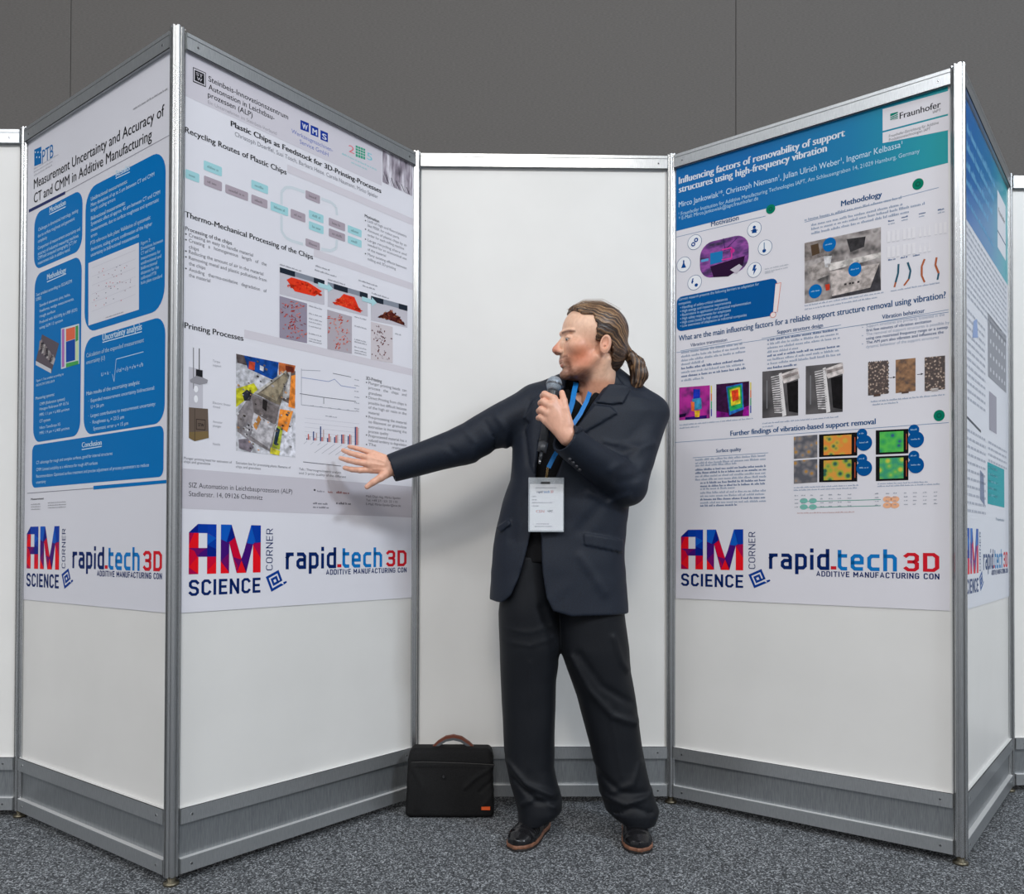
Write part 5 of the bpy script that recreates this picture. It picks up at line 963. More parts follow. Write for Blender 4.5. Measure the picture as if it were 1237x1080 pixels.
# ---- body: head, neck, hands and the limbs inside the clothes
HC = W(718, 412, 2.80); yaw = math.radians(14)
fv_ = np.array([-math.cos(yaw), -math.sin(yaw), 0]); wv_ = np.array([math.sin(yaw), -math.cos(yaw), 0]); uv_ = np.array([0, 0, 1.])
HM = np.stack([fv_, wv_, uv_], 1) * .01 * 1.0          # local centimetres (forward, left, up)
def head_f(D, w_, U):
    aw = np.abs(w_)
    d = ell(D, w_, U, (.3, 0, 3.2), (10.8, 7.7, 8.9))
    d = smin(d, ell(D, w_, U, (5.4, 0, -3.8), (6.3, 6.1, 8.2)), 2.0)
    d = smin(d, ell(D, w_, U, (5.0, 0, -9.0), (5.4, 5.2, 4.4)), 1.6)
    d = smin(d, ell(D, w_, U, (10.1, 0, -11.7), (2.0, 2.3, 1.9)), 1.2)
    d = smin(d, cap(D, aw, U, (1.2, 5.2, -6.5), (7.5, 3.2, -11.5), 1.3, 1.3), 2.4)
    d = smin(d, cap(D, aw, U, (11.25, 0.7, 1.9), (9.5, 4.4, 1.8), .85, .75), .7)
    d = smin(d, ell(D, aw, U, (8.0, 4.3, -3.2), (2.4, 1.9, 2.0)), 2.0)
    d = smax(d, -ell(D, aw, U, (11.7, 3.2, -.6), (1.9, 1.9, 1.2)), .7)
    d = smin(d, cap(D, w_, U, (10.7, 0, .3), (13.2, 0, -3.4), .8, 1.2), .8)
    d = smin(d, ell(D, w_, U, (13.35, 0, -3.9), (1.4, 1.35, 1.2)), .6)
    d = smin(d, ell(D, aw, U, (12.5, 1.35, -4.5), (1.15, .75, .75)), .4)
    d = smax(d, -ell(D, aw, U, (13.2, .7, -5.2), (.6, .35, .35)), .25)
    d = smin(d, ell(D, w_, U, (10.5, 0, -7.2), (1.7, 3.0, 2.2)), 1.0)
    d = smin(d, cap(D, aw, U, (11.55, 0, -7.6), (10.6, 1.9, -8.0), .5, .35), .5)
    d = smin(d, cap(D, aw, U, (11.4, 0, -9.1), (10.6, 1.7, -8.6), .55, .35), .5)
    d = smax(d, -ell(D, w_, U, (12.3, 0, -8.3), (1.0, 1.9, .22)), .2)
    d = smax(d, -cap(D, aw, U, (12.4, 2.0, -4.4), (10.9, 3.5, -8.4), .22, .2), .5)
    d = smax(d, -ell(D, w_, U, (12.4, 0, -10.3), (1.0, 2.0, .6)), .8)
    # lids over the eyes
    e = ell(D, aw, U, (9.9, 3.15, -.55), (1.35, 1.5, 1.25)); e = smax(e, -ell(D, aw, U, (11.2, 3.2, -.9), (1.1, 1.35, .42)), .1); d = smin(d, e, .3)
    # ear (near and far)
    er = ell(D * .97 + U * .22, aw, U * .97 - D * .22, (-1.7, 7.7, -2.45), (1.95, .75, 3.3)); er = smax(er, -ell(D * .97 + U * .22, aw, U * .97 - D * .22, (-1.3, 8.3, -2.1), (1.2, .85, 2.1)), .25)
    er = smin(er, cap(D, aw, U, (-.5, 7.2, -3.3), (-.9, 7.75, -3.1), .6, .45), .3); d = smin(d, er, .35)
    # neck
    n_ = cap(D, w_, U, (-1.6, -.6, -7), (-3.2, -6.0, -24), 5.9, 6.2); d = smin(d, n_, 2.2)
    d = smin(d, cap(D, w_, U, (-2.8, 4.8, -7), (2.6, -2.0, -20), 1.1, 1.0), 1.6); d = smin(d, ell(D, w_, U, (3.6, -2.6, -15.5), (1.2, 1.2, 1.6)), 1.2)
    return d
P1, F1 = surface_nets(head_f, (-13, -13, -26), (16, 10, 14), .2)
headP = P1 @ HM.T + HC
# colour painted per vertex: beard, lips, brows, flushed skin are the man's own colours
def sst(x, a, b): t = np.clip((x - a) / (b - a), 0, 1); return t * t * (3 - 2 * t)
D_, w_, U_ = P1[:, 0], P1[:, 1], P1[:, 2]; aw = np.abs(w_)
base = np.tile(np.array(lin((238, 196, 168))), (len(P1), 1))
def blend(m_, c, s=1.0):
    global base; base = base + (np.array(lin(c)) - base) * np.clip(m_ * s, 0, 1)[:, None]
blend(np.exp(-(((D_ - 6.0) / 6.0) ** 2 + ((U_ + 6.5) / 6.0) ** 2)) * (aw > 2), (204, 112, 74), .8)
blend(sst(D_, 11.5, 14), (206, 116, 90), .7); blend(np.exp(-(((D_ + 1.5) / 2.6) ** 2 + ((U_ + 2.5) / 3.6) ** 2)) * (aw > 6.8), (214, 140, 112), .6)
blend(sst(-U_, 12, 15), (206, 136, 104), .7)
nz = wob(D_, w_, U_, 5.0, 21, 9) * .5 + .5
beard = sst(-U_, 9.2, 11.6) * sst(D_, 0.5, 5.5) * (1 - sst(-U_, 15.0, 16.5)); beard = np.maximum(beard, sst(-U_, 8.9, 9.8) * sst(D_, 8.3, 9.6) * (1 - sst(-U_, 14.6, 16)))
beard = np.maximum(beard, np.exp(-((U_ + 6.45) / .65) ** 2) * sst(D_, 9.6, 10.6) * (aw < 3.3)); beard = np.maximum(beard, np.exp(-((aw - 3.1) / .75) ** 2) * sst(-U_, 6.2, 7.2) * sst(D_, 7.8, 9.2) * (1 - sst(-U_, 11, 13)))
blend(np.exp(-(((D_ - 7.5) / 3.0) ** 2 + ((U_ + 7.5) / 3.0) ** 2)) * (aw > 3), (192, 100, 62), .35)
blend(beard * (.55 + .45 * nz), (104, 56, 36), .95)
blend(np.exp(-((U_ + 9.05) / .45) ** 2) * sst(D_, 11.0, 11.6) * (aw < 2), (196, 108, 92), .8); blend(np.exp(-((U_ + 7.6) / .3) ** 2) * sst(D_, 11.3, 11.8) * (aw < 1.9), (170, 86, 74), .7)
blend(np.exp(-((U_ - 1.75 + .06 * (aw - 3) ** 2) / .42) ** 2) * (aw > 1.3) * (aw < 5.2) * sst(D_, 7.5, 9), (104, 66, 46), .85)
blend(np.exp(-(((U_ + .78) / .22) ** 2 + ((aw - 3.2) / 1.5) ** 2)) * sst(D_, 9, 10.5), (60, 34, 28), 1)
headC = base
def hands_f_R(X, Y, Z):
    wp = W(476, 563.5, 2.80); d = chain(X, Y, Z, [W(505, 556, 2.81), wp], [.030, .026])
    K = [(W(449, 567.5, 2.795), .0125), (W(446, 560.5, 2.787), .013), (W(447, 553.5, 2.79), .0125), (W(450, 547.5, 2.80), .0115)]
    for k, (p, r) in enumerate(K): d = smin(d, cap(X, Y, Z, wp + np.array([0, 0, .012 - .008 * (3 - k)]), p, .017, r), .012)
    Fg = [([(449, 567.5, 2.795), (435, 568.0, 2.79), (425, 567.2, 2.80), (416.5, 565.2, 2.812)], [.0112, .0100, .0090, .0076]), ([(446, 560.5, 2.787), (430, 558.0, 2.785), (420.5, 556.0, 2.797), (411.5, 553.5, 2.812)], [.0115, .0100, .0090, .0076]),
          ([(447, 553.5, 2.79), (432, 549.8, 2.79), (422.5, 547.2, 2.80), (414.5, 544.0, 2.815)], [.0112, .0096, .0086, .0074]), ([(450, 547.5, 2.80), (438, 543.6, 2.805), (430, 541.4, 2.815), (422, 539.6, 2.828)], [.0102, .0086, .0077, .0066])]
    for pts, rs in Fg: d = smin(d, chain(X, Y, Z, [W(*p) for p in pts], rs, .003), .0035)
    d = smin(d, chain(X, Y, Z, [W(470, 570, 2.79), W(460, 577, 2.78), W(451, 582.5, 2.775), W(443.5, 588.0, 2.775)], [.017, .0128, .0108, .0088], .004), .008)
    for a, b_ in (((462, 562, 2.765), (449, 560, 2.772)), ((463, 557, 2.768), (450, 553.5, 2.776)), ((464, 567, 2.768), (451, 567, 2.777))): d = d - .0012 * np.exp(-(pseg(X, Z, (W(*a)[0], W(*a)[2]), (W(*b_)[0], W(*b_)[2])) / .003) ** 2) * (Y < 2.80)
    return d
P2, F2 = surface_nets(hands_f_R, (W(405, 0, 2.85)[0], 2.74, W(0, 600, 2.8)[2]), (W(508, 0, 2.8)[0], 2.86, W(0, 528, 2.8)[2]), .0021)
def hands_f_L(X, Y, Z):
    wp = W(687, 527, 2.605); d = chain(X, Y, Z, [W(702, 538, 2.625), wp], [.031, .027])
    K = [((669, 482, 2.600), .0132), ((665.5, 490.5, 2.592), .0135), ((662, 499.5, 2.594), .013), ((659.5, 508.5, 2.602), .012)]
    for k, (p, r) in enumerate(K): d = smin(d, cap(X, Y, Z, wp + np.array([.004 - .004 * k, 0, .010 - .006 * k]), W(*p), .019, r), .014)
    Fg = [([(669, 482, 2.600), (658.0, 476.5, 2.608), (655.8, 478.5, 2.640), (664, 479.5, 2.672)], [.0125, .0112, .0098, .0085]), ([(665.5, 490.5, 2.592), (656.0, 485.3, 2.600), (653.4, 487.0, 2.634), (661, 488.5, 2.668)], [.0128, .0114, .0100, .0086]),
          ([(662, 499.5, 2.594), (653.8, 494.8, 2.602), (651.4, 496.5, 2.634), (659, 498, 2.664)], [.0124, .0110, .0096, .0083]), ([(659.5, 508.5, 2.602), (653.0, 503.8, 2.608), (650.8, 505.0, 2.634), (657, 506.5, 2.658)], [.0112, .0098, .0087, .0075])]
    for pts, rs in Fg: d = smin(d, chain(X, Y, Z, [W(*p) for p in pts], rs, .003), .0032)
    d = smin(d, chain(X, Y, Z, [W(686, 513, 2.60), W(682.5, 494, 2.598), W(681, 484, 2.604), W(678.8, 474.5, 2.618)], [.018, .0130, .0112, .0092], .004), .008)
    return d
P3, F3 = surface_nets(hands_f_L, (W(643, 0, 2.58)[0], 2.55, W(0, 552, 2.6)[2]), (W(712, 0, 2.6)[0], 2.70, W(0, 462, 2.6)[2]), .0021)
def core_f(X, Y, Z):
    t = vtube(X, Y, Z, [(z_, a, b + .01, max(c_ - .05, .04), d_ - .055) for z_, a, b, c_, d_ in jsec if z_ > .95], 2.2)
    t = smin(t, cap(X, Y, Z, W(650, 492, 2.88), W(720, 478, 2.90), .03, .035), .02); t = smin(t, cap(X, Y, Z, W(782, 505, 2.89), W(722, 478, 2.90), .03, .035), .02)
    for rows in (legL, legR):
        t = smin(t, cap(X, Y, Z, (rows[0][1], 2.88, rows[1][0] + .02), (rows[6][1], 2.87, rows[6][0]), .068, .050), .02); t = smin(t, cap(X, Y, Z, (rows[6][1], 2.87, rows[6][0]), (rows[-1][1], 2.90, .085), .050, .036), .01)
    t = smin(t, cap(X, Y, Z, SR, ERt, .045, .038), .02); t = smin(t, cap(X, Y, Z, ERt, W(495, 559, 2.806), .038, .029), .02)
    t = smin(t, cap(X, Y, Z, SL, EL, .045, .038), .02); t = smin(t, cap(X, Y, Z, EL, W(697, 535, 2.62), .038, .029), .02)
    return t
P4, F4 = surface_nets(core_f, (W(485, 0, 2.78)[0], 2.56, .04), (.56, 3.02, 1.56), .009)
Ps = [headP, P2, P3, P4]; off = 0; AF = []; hm = headP
flipH = np.linalg.det(HM) < 0
for P, F in zip(Ps, (F1[:, ::-1] if flipH else F1, F2, F3, F4)): AF.append(F + off); off += len(P)
AP = np.concatenate(Ps); AF = np.concatenate(AF)
handc = np.array(lin((232, 178, 152))); 
def handcol(P, ctr): 
    n_ = wob(P[:, 0], P[:, 1], P[:, 2], 120, 31)[:, None] * .5 + .5; c = handc * (1 - .10 * n_) * np.array([1, 1 - .0, 1]); return c
cols = np.concatenate([headC, handcol(P2, 0), handcol(P3, 0), np.tile(handc, (len(P4), 1))])
me = np_mesh('body', AP, AF); ca = me.color_attributes.new('skin_colour', 'FLOAT_COLOR', 'POINT')
ca.data.foreach_set('color', np.concatenate([cols[:len(me.vertices)], np.ones((len(me.vertices), 1))], 1).astype(np.float32).ravel())
skin = mat('skin', (222, 166, 138), .42); t, n, l, b = nt(skin); vc = n.new('ShaderNodeVertexColor'); vc.layer_name = 'skin_colour'
nz_ = n.new('ShaderNodeTexNoise'); nz_.inputs['Scale'].default_value = 90; mx = n.new('ShaderNodeMix'); mx.data_type = 'RGBA'; mx.blend_type = 'MULTIPLY'; mx.inputs['Factor'].default_value = .22
cr_ = n.new('ShaderNodeValToRGB'); cr_.color_ramp.elements[0].position = .35; cr_.color_ramp.elements[0].color = (.62, .5, .45, 1); cr_.color_ramp.elements[1].position = .6
l.new(nz_.outputs['Fac'], cr_.inputs[0]); l.new(vc.outputs[0], mx.inputs[6]); l.new(cr_.outputs[0], mx.inputs[7]); l.new(mx.outputs[2], b.inputs['Base Color'])
b.inputs['Subsurface Weight'].default_value = .08; b.inputs['Subsurface Radius'].default_value = (.02, .008, .004)
bd = bind(link('body', me, skin, None, True))
# eyes
HMW = Matrix([[fv_[0] * .01, wv_[0] * .01, 0, HC[0]], [fv_[1] * .01, wv_[1] * .01, 0, HC[1]], [0, 0, .01, HC[2]], [0, 0, 0, 1]])
def H(d, w_, u): return HM @ np.array([d, w_, u]) + HC
for sg in (1, -1):
    b = MB(); n_ = 16; c = np.array([9.95, 3.15 * sg, -.62]); look = np.array([.86, .12, -.5]); look /= np.linalg.norm(look)
    vs = []; fs = []; R_ = 1.17
    a1 = np.cross(look, [0, 0, 1.]); a1 /= np.linalg.norm(a1); a2 = np.cross(look, a1)
    for i in range(13):
        ph = math.pi * i / 12
        for k in range(n_): th = 2 * math.pi * k / n_; vs.append(H(*(c + R_ * (math.cos(ph) * look + math.sin(ph) * (math.cos(th) * a1 + math.sin(th) * a2)))))
    mi = []
    for i in range(12):
        for k in range(n_): fs.append((i * n_ + k, i * n_ + (k + 1) % n_, (i + 1) * n_ + (k + 1) % n_, (i + 1) * n_ + k)); mi.append(2 if i < 1 else (1 if i < 2 else 0))
    b.v = [tuple(v) for v in vs]; b.f = fs; b.m = mi
    bind(b.build('eye', [mat('eye_white', (206, 196, 190), .2), mat('iris_blue_grey', (78, 88, 96), .2), mat('pupil', (12, 12, 12), .1)], None, True))

# ---- hair
def hairline(D, aw, U):        # >0 inside the hair region
    # forehead edge runs from the crown down the temple, round the ear, to the nape
    front = 8.6 - np.clip(9.6 - U, 0, 30) * .95 + 0 * aw
    front = np.where(U < 7.2, np.minimum(front, 1.9 + (U - 4) * .35), front)
    front = np.where(U < 3.6, 1.9 + (3.6 - U) * .0, front)
    front = np.where(U < -1.6, np.where(U < -2.6, -3.9 + (U + 3) * .10, 1.6 - (-1.6 - U) * 5), front)
    return front - D
_sr = np.random.RandomState(3); _s1 = _sr.rand(420); _s2 = _sr.rand(140)
def strandf(D, w_, U):
    x, z = D + 12.5, U + 3.6; a = x * .90 + z * .436; b_ = -x * .436 + z * .90
    ph = np.arctan2(w_, b_ + 1.5) + .05 * np.sin(a * .55 + w_ * .3) + .02 * np.sin(a * 1.3 + U)
    q = (ph / (2 * math.pi) + .5); f = lambda t, k: np.interp((q * k).ravel() % k, np.arange(k), t[:k]).reshape(q.shape)
    return .55 * f(_s1, 419) + .45 * f(_s2, 139)
def hair_f(D, w_, U):
    aw = np.abs(w_)
    d = ell(D, w_, U, (-.2, 0, 3.3), (11.7, 8.5, 9.75)); d = smin(d, ell(D, w_, U, (-4.0, 0, -3.5), (7.0, 6.9, 7.6)), 2.0)
    d = smin(d, ell(D, w_, U, (5.6, 0, 9.2), (4.4, 5.2, 2.2)), 1.6)
    # strands combed back towards the tie
    st = strandf(D, w_, U)
    d = d - (st - .5) * .30
    hl = hairline(D, aw, U) + .16 * np.sin(U * 2.1 + w_ * 1.3) + .10 * np.sin(U * 5.3 + D)
    d = smax(d, -hl * .8, .5)
    d = np.maximum(d, -(U + 10.2 + (D + 6) * .12))
    d = np.maximum(d, -ell(D * .97 + U * .22, aw, U * .97 - D * .22, (-1.5, 7.9, -2.5), (2.0, 2.2, 3.3)))
    # gathered tail root
    tp = cap(D, w_, U, (-9.5, 0, -2.0), (-13.6, 0, -4.2), 3.2, 1.2); d = smin(d, tp + st * .12, 1.2)
    return d
Ph, Fh = surface_nets(hair_f, (-16, -11, -12), (12, 11, 14.5), .24)
hairm = mat('brown_combed_hair', (110, 80, 56), .42); t, n, l, b = nt(hairm); vc = n.new('ShaderNodeVertexColor'); vc.layer_name = 'strand_colour'; l.new(vc.outputs[0], b.inputs['Base Color'])
def strand_colours(me, s):
    stops = np.array([0, .3, .45, .6, .8, 1.]); cc_ = np.array([lin(x) for x in ((34, 23, 17), (52, 36, 26), (92, 66, 46), (128, 96, 66), (176, 142, 104), (206, 178, 140))])
    rgb = np.stack([np.interp(s, stops, cc_[:, k]) for k in range(3)] + [np.ones(len(s))], 1); a_ = me.color_attributes.new('strand_colour', 'FLOAT_COLOR', 'POINT'); a_.data.foreach_set('color', rgb.astype(np.float32).ravel())
mh = np_mesh('hair', Ph, Fh if not flipH else Fh); sv = np.clip((strandf(Ph[:, 0], Ph[:, 1], Ph[:, 2]) - .5) * 1.1 + .42 + .12 * wob(Ph[:, 0], Ph[:, 1], Ph[:, 2], 1.1, 55), 0, 1); sv = sv * (1 - .35 * sst(-Ph[:, 2], 1, 7)); strand_colours(mh, sv); o = link('hair', mh, hairm, None, True); o.matrix_world = HMW
def bindh(o):
    o.parent = man; o.matrix_parent_inverse = Matrix.Translation((-0.18, -2.84, 0)); o.matrix_world = HMW; return o
bpy.context.view_layer.update(); bindh(o)
def to_local(px, py, w_=0):      # head-local point on the mid plane from the photograph
    p = W(px, py, 2.84); dx = (p[0] - HC[0]) * 100; return (-dx / math.cos(yaw) + w_ * math.tan(yaw), w_, (p[2] - HC[2]) * 100)
tl_ = [to_local(*p) for p in ((753, 427), (761, 431), (769, 441), (772, 453), (768, 464), (765, 470))]
def tail_f(D, w_, U):
    d = chain(D, w_, U, tl_, [1.2, 1.8, 2.7, 2.9, 2.1, .7], .8); cx = np.sin(D * 5 + w_ * 2.6) * .1 + np.sin(w_ * 6 + D * 1.5) * .12 + np.sin(D * 9 + U * .8 + w_) * .07
    return d + cx
tlo = np.min(np.array(tl_), 0) - 4; thi = np.max(np.array(tl_), 0) + 4
Pt, Ft = surface_nets(tail_f, tlo, thi, .22)
mt_ = np_mesh('ponytail', Pt, Ft); strand_colours(mt_, np.clip(.36 + .18 * np.sin(Pt[:, 0] * 5 + Pt[:, 1] * 2.6 + .5 * np.sin(Pt[:, 2] * .7)) + .16 * np.sin(Pt[:, 0] * 11 + Pt[:, 1] * 6 + np.sin(Pt[:, 2])), 0, 1)); o2 = link('ponytail', mt_, hairm, None, True); bpy.context.view_layer.update(); bindh(o2)
b = MB(); a_, c_ = np.array(to_local(752.5, 426.5)), np.array(to_local(757, 429.5)); dd_ = (c_ - a_)
for k in range(3): b.tube([a_ + dd_ * (k * .33), a_ + dd_ * (k * .33 + .28)], [1.55, 1.55], 18)
o3 = b.build('hair_tie', mat('hair_elastic', (40, 30, 26), .6), None, True); bpy.context.view_layer.update(); bindh(o3)
b = MB(); r = random.Random(9)
def strand(pts, rad): b.tube(pts, [rad, rad * .8, rad * .6, rad * .3][:len(pts)] if len(pts) <= 4 else rad, 4)
for k in range(70):       # loose strands lying over the crown
    wq = r.uniform(-6.5, 6.5); u0 = 9.0 + r.uniform(-1, .8) - abs(wq) * .35; d0 = 8.2 - abs(wq) * .35 + r.uniform(-1.5, 1.2); hgt = r.uniform(-.1, .75) if r.random() < .8 else r.uniform(.6, 1.5)
    pts = []
    for t in (0, .3, .62, 1):
        th = math.radians(40 + t * 95); c_ = math.cos(th); s_ = math.sin(th)
        pts.append((-.2 + (11.8 + hgt) * c_ * math.cos(math.asin(wq / 8.8)) * .98, wq * (1 - .12 * t), 3.3 + (9.8 + hgt) * s_ * math.sqrt(max(.2, 1 - (wq / 9.2) ** 2))))
    strand(pts, .035)
for k in range(26):        # wisps at the nape and round the tail
    p = np.array(to_local(r.uniform(742, 752), r.uniform(424, 440), r.uniform(-3, 3))); q = p + np.array([r.uniform(-2.5, .5), r.uniform(-1, 1), r.uniform(-3, 1.0)]); m_ = (p + q) / 2 + np.array([r.uniform(-.8, .8), 0, r.uniform(-.8, .8)]); strand([p, m_, q], .04)
o4 = b.build('loose_strands', mat('hair_strand', (150, 118, 86), .5), None, True); o4['kind'] = 'stuff'; bpy.context.view_layer.update(); bindh(o4)

# ------------------------------------------------------------------ microphone
mic = empty('microphone', tuple(W(664, 500, 2.64))); tag(mic, 'black handheld microphone with silver-grey mesh head, held in the fist by his chin', 'microphone')
mw = mic.location.copy(); inv = Matrix.Translation(-mw)
def bm_(o): o.parent = mic; o.matrix_parent_inverse = inv; return o
mt, mb = W(669.5, 464, 2.668), W(654.5, 545, 2.615); ax = (mb - mt) / np.linalg.norm(mb - mt); L = np.linalg.norm(mb - mt)
grille = noise_mat('microphone_mesh', [(0.2, (60, 66, 74)), (0.35, (130, 142, 154)), (0.6, (160, 170, 180))], 700, .42, .35, kind='dist')
at_ = lambda s: mt + ax * s
b = MB(); pr_ = [(-.0255, .001), (-.0245, .008), (-.021, .0155), (-.014, .0215), (-.005, .0250), (.002, .0255), (.010, .0240), (.018, .0205), (.024, .0180)]
b.tube([at_(s) for s, _ in pr_], [r_ for _, r_ in pr_], 28); bm_(b.build('mesh_head', grille, None, True))
b = MB(); b.tube([at_(.0005), at_(.0065)], [.0262, .0258], 28); bm_(b.build('head_ring', mat('mic_ring', (120, 124, 130), .3, .9), None, True))
mblk = mat('mic_black', (42, 44, 48), .38)
b = MB(); b.tube([at_(.024), at_(.030), at_(.06), at_(.13), at_(L - .03)], [.0178, .0182, .0172, .0158, .0150], 24); bm_(b.build('handle', mblk, None, True))
b = MB(); b.tube([at_(L - .03), at_(L - .028)], .0156, 24); bm_(b.build('collar', mat('mic_band', (10, 10, 10), .5), None, True))
b = MB(); b.tube([at_(L - .028), at_(L), at_(L + .002)], [.0152, .0145, .011], 24); bm_(b.build('battery_cap', mat('mic_dark_grey', (52, 54, 58), .4), None, True))
b = MB(); b.tube([at_(L + .002), at_(L + .03)], [.006, .005], 12); bm_(b.build('antenna', mblk, None, True))
b = MB(); b.tube([at_(L + .03), at_(L + .042)], [.0052, .003], 12); bm_(b.build('antenna_tip', mat('mic_tip', (150, 150, 152), .3, 1), None, True))

# ------------------------------------------------------------------ lanyard with the badge
lan = empty('lanyard_badge', tuple(W(661, 610, 2.70))); tag(lan, 'blue neck lanyard carrying a white visitor badge in a clear plastic holder', 'badge')
linv = Matrix.Translation(-lan.location.copy())
def bl(o): o.parent = lan; o.matrix_parent_inverse = linv; return o
strapm = noise_mat('blue_lanyard_ribbon', [(0.3, (0, 104, 178)), (0.7, (10, 126, 200))], 300, .5)
def ribbon(pts, wd, th=.0012, tw=None):
    b = MB(); P = [np.array(p) for p in pts]; vs = []
    for i, p in enumerate(P):
        t = P[min(i + 1, len(P) - 1)] - P[max(i - 1, 0)]; t /= np.linalg.norm(t); sd = np.cross(t, [0, -1, 0]); sd /= np.linalg.norm(sd); ww = wd if tw is None else wd * tw[i]
        for a, e in ((-1, -1), (1, -1), (1, 1), (-1, 1)): vs.append(p + sd * a * ww / 2 + np.array([0, 1, 0]) * e * th / 2)
    fs = [(i * 4 + j, i * 4 + (j + 1) % 4, (i + 1) * 4 + (j + 1) % 4, (i + 1) * 4 + j) for i in range(len(P) - 1) for j in range(4)] + [(3, 2, 1, 0), tuple(len(P) * 4 - 4 + k for k in range(4))]
    b.add(vs, fs); return b
bl(ribbon([W(696, 462, 2.800), W(693.5, 474, 2.775), W(691.5, 486, 2.745), W(687, 500, 2.72), W(681, 516, 2.71), W(673, 540, 2.71)], .017).build('ribbon_strap', strapm, None))
bl(ribbon([W(714, 470, 2.80), W(709, 484, 2.752), W(701, 500, 2.725), W(690, 516, 2.712), W(679, 535, 2.708), W(669, 552, 2.706), W(662.5, 565, 2.704)], .014).build('ribbon_strap', strapm, None))
gold = mat('clip_metal', (190, 160, 110), .3, 1.0)
b = MB(); p0 = W(661.5, 565, 2.702)
for k in range(4): 
    c = p0 + np.array([-.001 * k, 0, -.0085 * k - .003]); b.tube([c + np.array([.0028 * math.cos(t), .0 + .0028 * math.sin(t) * (k % 2), .0042 * math.sin(t)]) for t in np.linspace(0, 2 * math.pi, 10)], .0011, 6, caps=False)
bl(b.build('clip_chain', gold, None, True))
c0, c1_ = W(638.2, 642.5, 2.70), W(681.2, 577, 2.70)
plastic = mat('clear_badge_plastic', (225, 232, 238), .12, 0); plastic.node_tree.nodes['Principled BSDF'].inputs['Alpha'].default_value = .22; plastic.node_tree.nodes['Principled BSDF'].inputs['IOR'].default_value = 1.3
b = MB(); b.box(c0[0], c1_[0], 2.6985, 2.6992, c0[2], c1_[2]); b.box(c0[0], c1_[0], 2.7012, 2.7019, c0[2], c1_[2])
for a in ((c0[0], c0[0] + .003, c0[2], c1_[2]), (c1_[0] - .003, c1_[0], c0[2], c1_[2]), (c0[0], c1_[0], c0[2], c0[2] + .003)): b.box(a[0], a[1], 2.6992, 2.7012, a[2], a[3])
bl(b.build('badge_holder', plastic, None))
b = MB(); b.box(W(655, 0, 2.70)[0], W(666, 0, 2.70)[0], 2.6979, 2.6985, W(0, 582.5, 2.7)[2], W(0, 580, 2.7)[2]); bl(b.build('holder_slot', mat('slot_dark', (20, 22, 26), .5), None))
k0, k1 = W(640, 641, 2.70), W(680.3, 584.8, 2.70)
b = MB(); b.box(k0[0], k1[0], 2.6995, 2.7009, k0[2], k1[2]); card = bl(b.build('badge_card', mat('badge_paper', (232, 230, 232), .5), None))
def onb(name, txt, x0, x1, y, h, col, bold=0.0):
    V, F = glyphs(txt, bold); a = W(x0, y, 2.6993); c = W(x1, y, 2.6993); hm_ = h * 2.7 / FPX; xx = (V[:, 0] - V[:, 0].min()) / np.ptp(V[:, 0]) * (c[0] - a[0]) + a[0]; zz = V[:, 1] / .727 * hm_ + a[2]
    mb_ = MB(); mb_.add([(x, 2.6993, z) for x, z in zip(xx, zz)], [f[::-1] for f in F]); return mb_
bkt = {}
for txt, x0, x1, y, h, col, bo in (('Fachmesse für Additive Manufacturing', 647, 672, 590, 1.8, (150, 150, 156), 0), ('rapid', 648.5, 655.5, 595.5, 3.2, NAVY, .04), ('tech', 656.5, 664, 595.5, 3.2, TECH, .04), ('3D', 665, 668.5, 595.5, 3.2, RED, .04), ('Mirco', 642.5, 649, 600.5, 2, (130, 130, 136), 0), ('Name', 642.5, 648.5, 604.5, 2, (150, 150, 156), 0), ('Fraunhofer Einrichtung IAPT', 642.5, 667, 608, 2, (140, 140, 146), 0), ('Besucher', 642.5, 651, 612, 2, (150, 150, 156), 0), ('CEN', 647.5, 657.5, 619.2, 3.2, (224, 110, 90), .02), ('+IMT', 661, 668, 619.2, 3.2, (60, 60, 66), .03), ('www.messe-erfurt.de', 648, 664, 633.5, 1.6, (140, 140, 146), 0), ('Messe Erfurt GmbH, Gothaer Str.', 646, 668, 636.5, 1.6, (140, 140, 146), 0)):
    if txt in ('Mirco', 'Name', 'Besucher', 'www.messe-erfurt.de', 'Messe Erfurt GmbH, Gothaer Str.', 'Fraunhofer Einrichtung IAPT', 'Fachmesse für Additive Manufacturing'):
        mb_ = MB(); rr = random.Random(int(y * 10)); x = x0
        while x < x1 - .8: wd = rr.uniform(.5, 1.2); a = W(x, y, 2.6993); c = W(min(x + wd, x1), y - h * .7, 2.6993); mb_.add([(a[0], 2.6993, a[2]), (c[0], 2.6993, a[2]), (c[0], 2.6993, c[2]), (a[0], 2.6993, c[2])], [(0, 1, 2, 3)]); x += wd + (.3 if rr.random() < .75 else .9)
    else: mb_ = onb('l', txt, x0, x1, y, h, col, bo)
    bkt.setdefault(col, []).append(mb_)
full = MB(); ms = []
for i, (col, lst) in enumerate(bkt.items()):
    ms.append(pm(col))
    for q in lst: full.add(q.v, q.f, i)
me = full.mesh(); o = link('card_print', me, ms); o['kind'] = 'stuff'; o.parent = card; 

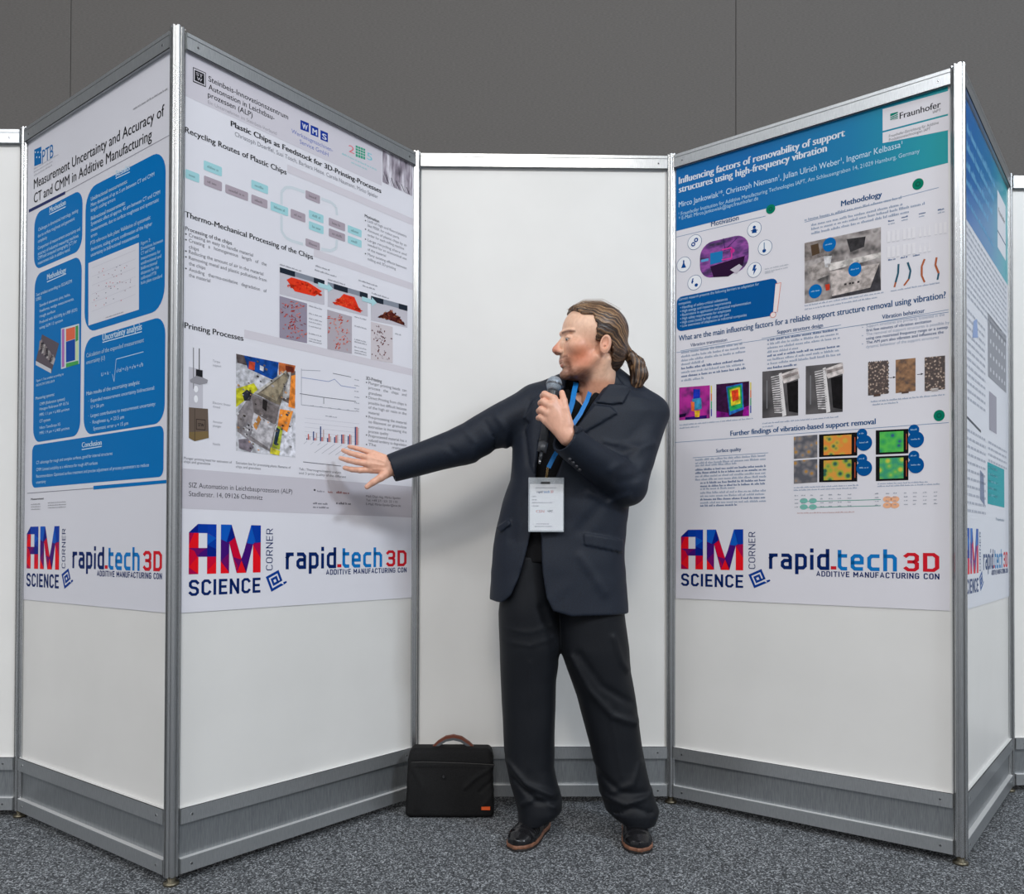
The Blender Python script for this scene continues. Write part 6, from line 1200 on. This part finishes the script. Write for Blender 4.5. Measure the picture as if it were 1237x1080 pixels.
# ------------------------------------------------------------------ laptop bag
bag = empty('laptop_bag', (-0.215, 3.06, 0)); tag(bag, 'black fabric laptop bag with orange-brown trimmed handle, standing on the carpet against the wall', 'bag')
bagm = noise_mat('black_bag_fabric', [(0.3, (15, 15, 16)), (0.7, (24, 24, 25))], 220, .75, 0, bump=.25, bscale=320)
bx0, bx1 = W(494.5, 0, 3.04)[0], W(600, 0, 3.04)[0]; bz = W(0, 903, 3.06)[2]
spec(bagm, .2)
def bag_f(X, Y, Z):
    lean = (Z) * .16; yy = Y - lean - 3.065; hw_ = (bx1 - bx0) / 2 - .002 * (1 - np.cos(Z * 20)); cx = (bx0 + bx1) / 2
    taper = np.clip((Z - .20) / .05, 0, 1) * .012
    qx = np.abs(X - cx) - (hw_ - .016 - taper); qy = np.abs(yy) - (.042 - .016 + .008 * np.sin(np.clip(Z / bz, 0, 1) * 3.14)); qz = np.abs(Z - bz / 2 - .001) - (bz / 2 - .017)
    d = np.sqrt(np.maximum(qx, 0) ** 2 + np.maximum(qy, 0) ** 2 + np.maximum(qz, 0) ** 2) + np.minimum(np.maximum(qx, np.maximum(qy, qz)), 0) - .016
    fl_ = 0
    for p, w_, a in bag_folds: fl_ = fl_ - a * np.exp(-(pline(X, Z, p) / w_) ** 2) * (yy < 0)
    return d + fl_ + wob(X, Y, Z, 45, 41) * .0016
bag_folds = [(XZ([(512, 921), (600, 925)], 3.05), .0035, -.004), (XZ([(500, 928), (510, 948), (505, 975)], 3.05), .009, .004), (XZ([(598, 925), (575, 938), (562, 950)], 3.05), .007, .005), (XZ([(597, 940), (580, 955)], 3.05), .006, -.004), (XZ([(597, 955), (583, 972)], 3.05), .006, .003), (XZ([(497, 921), (512, 921)], 3.05), .0035, -.004)]
P, F = surface_nets(bag_f, (bx0 - .03, 2.97, -.012), (bx1 + .03, 3.18, bz + .03), .0045)
def bb(o): o.parent = bag; o.matrix_parent_inverse = Matrix.Translation((.215, -3.06, 0)); return o
bb(link('bag_body', np_mesh('bag_body', P, F), bagm, None, True))
hp = [W(523, 903, 3.11), W(530, 896, 3.11), W(539, 890.5, 3.11), W(548, 889, 3.11), W(557, 891, 3.11), W(566, 897, 3.11), W(573, 904, 3.11)]
b = ribbon(hp, .010, .018); bb(b.build('handle', mat('handle_leather', (112, 58, 40), .5), None))
b = ribbon([p + np.array([0, 0, -.010]) for p in hp], .009, .020); bb(b.build('handle_padding', mat('handle_grey', (84, 88, 92), .6), None))
b = MB(); q0, q1 = W(581.5, 979, 3.015), W(592, 975.5, 3.015); b.box(q0[0], q1[0], 3.018, 3.030, q0[2], q1[2]); bb(b.build('tag_patch', mat('orange_patch', (226, 92, 36), .5), None))
b = MB(); q0 = W(536, 938, 3.03); b.tube([(q0[0], 3.022, q0[2]), (q0[0], 3.032, q0[2])], [.004, .005], 10); bb(b.build('emblem_stud', mat('stud_grey', (70, 70, 72), .4, .6), None))
b = MB(); b.tube([W(497, 921, 3.02), W(512, 920.5, 3.017), W(560, 922, 3.017), W(598, 924, 3.022)], .0016, 6); bb(b.build('zip_line', mat('zip_black', (8, 8, 8), .5), None))
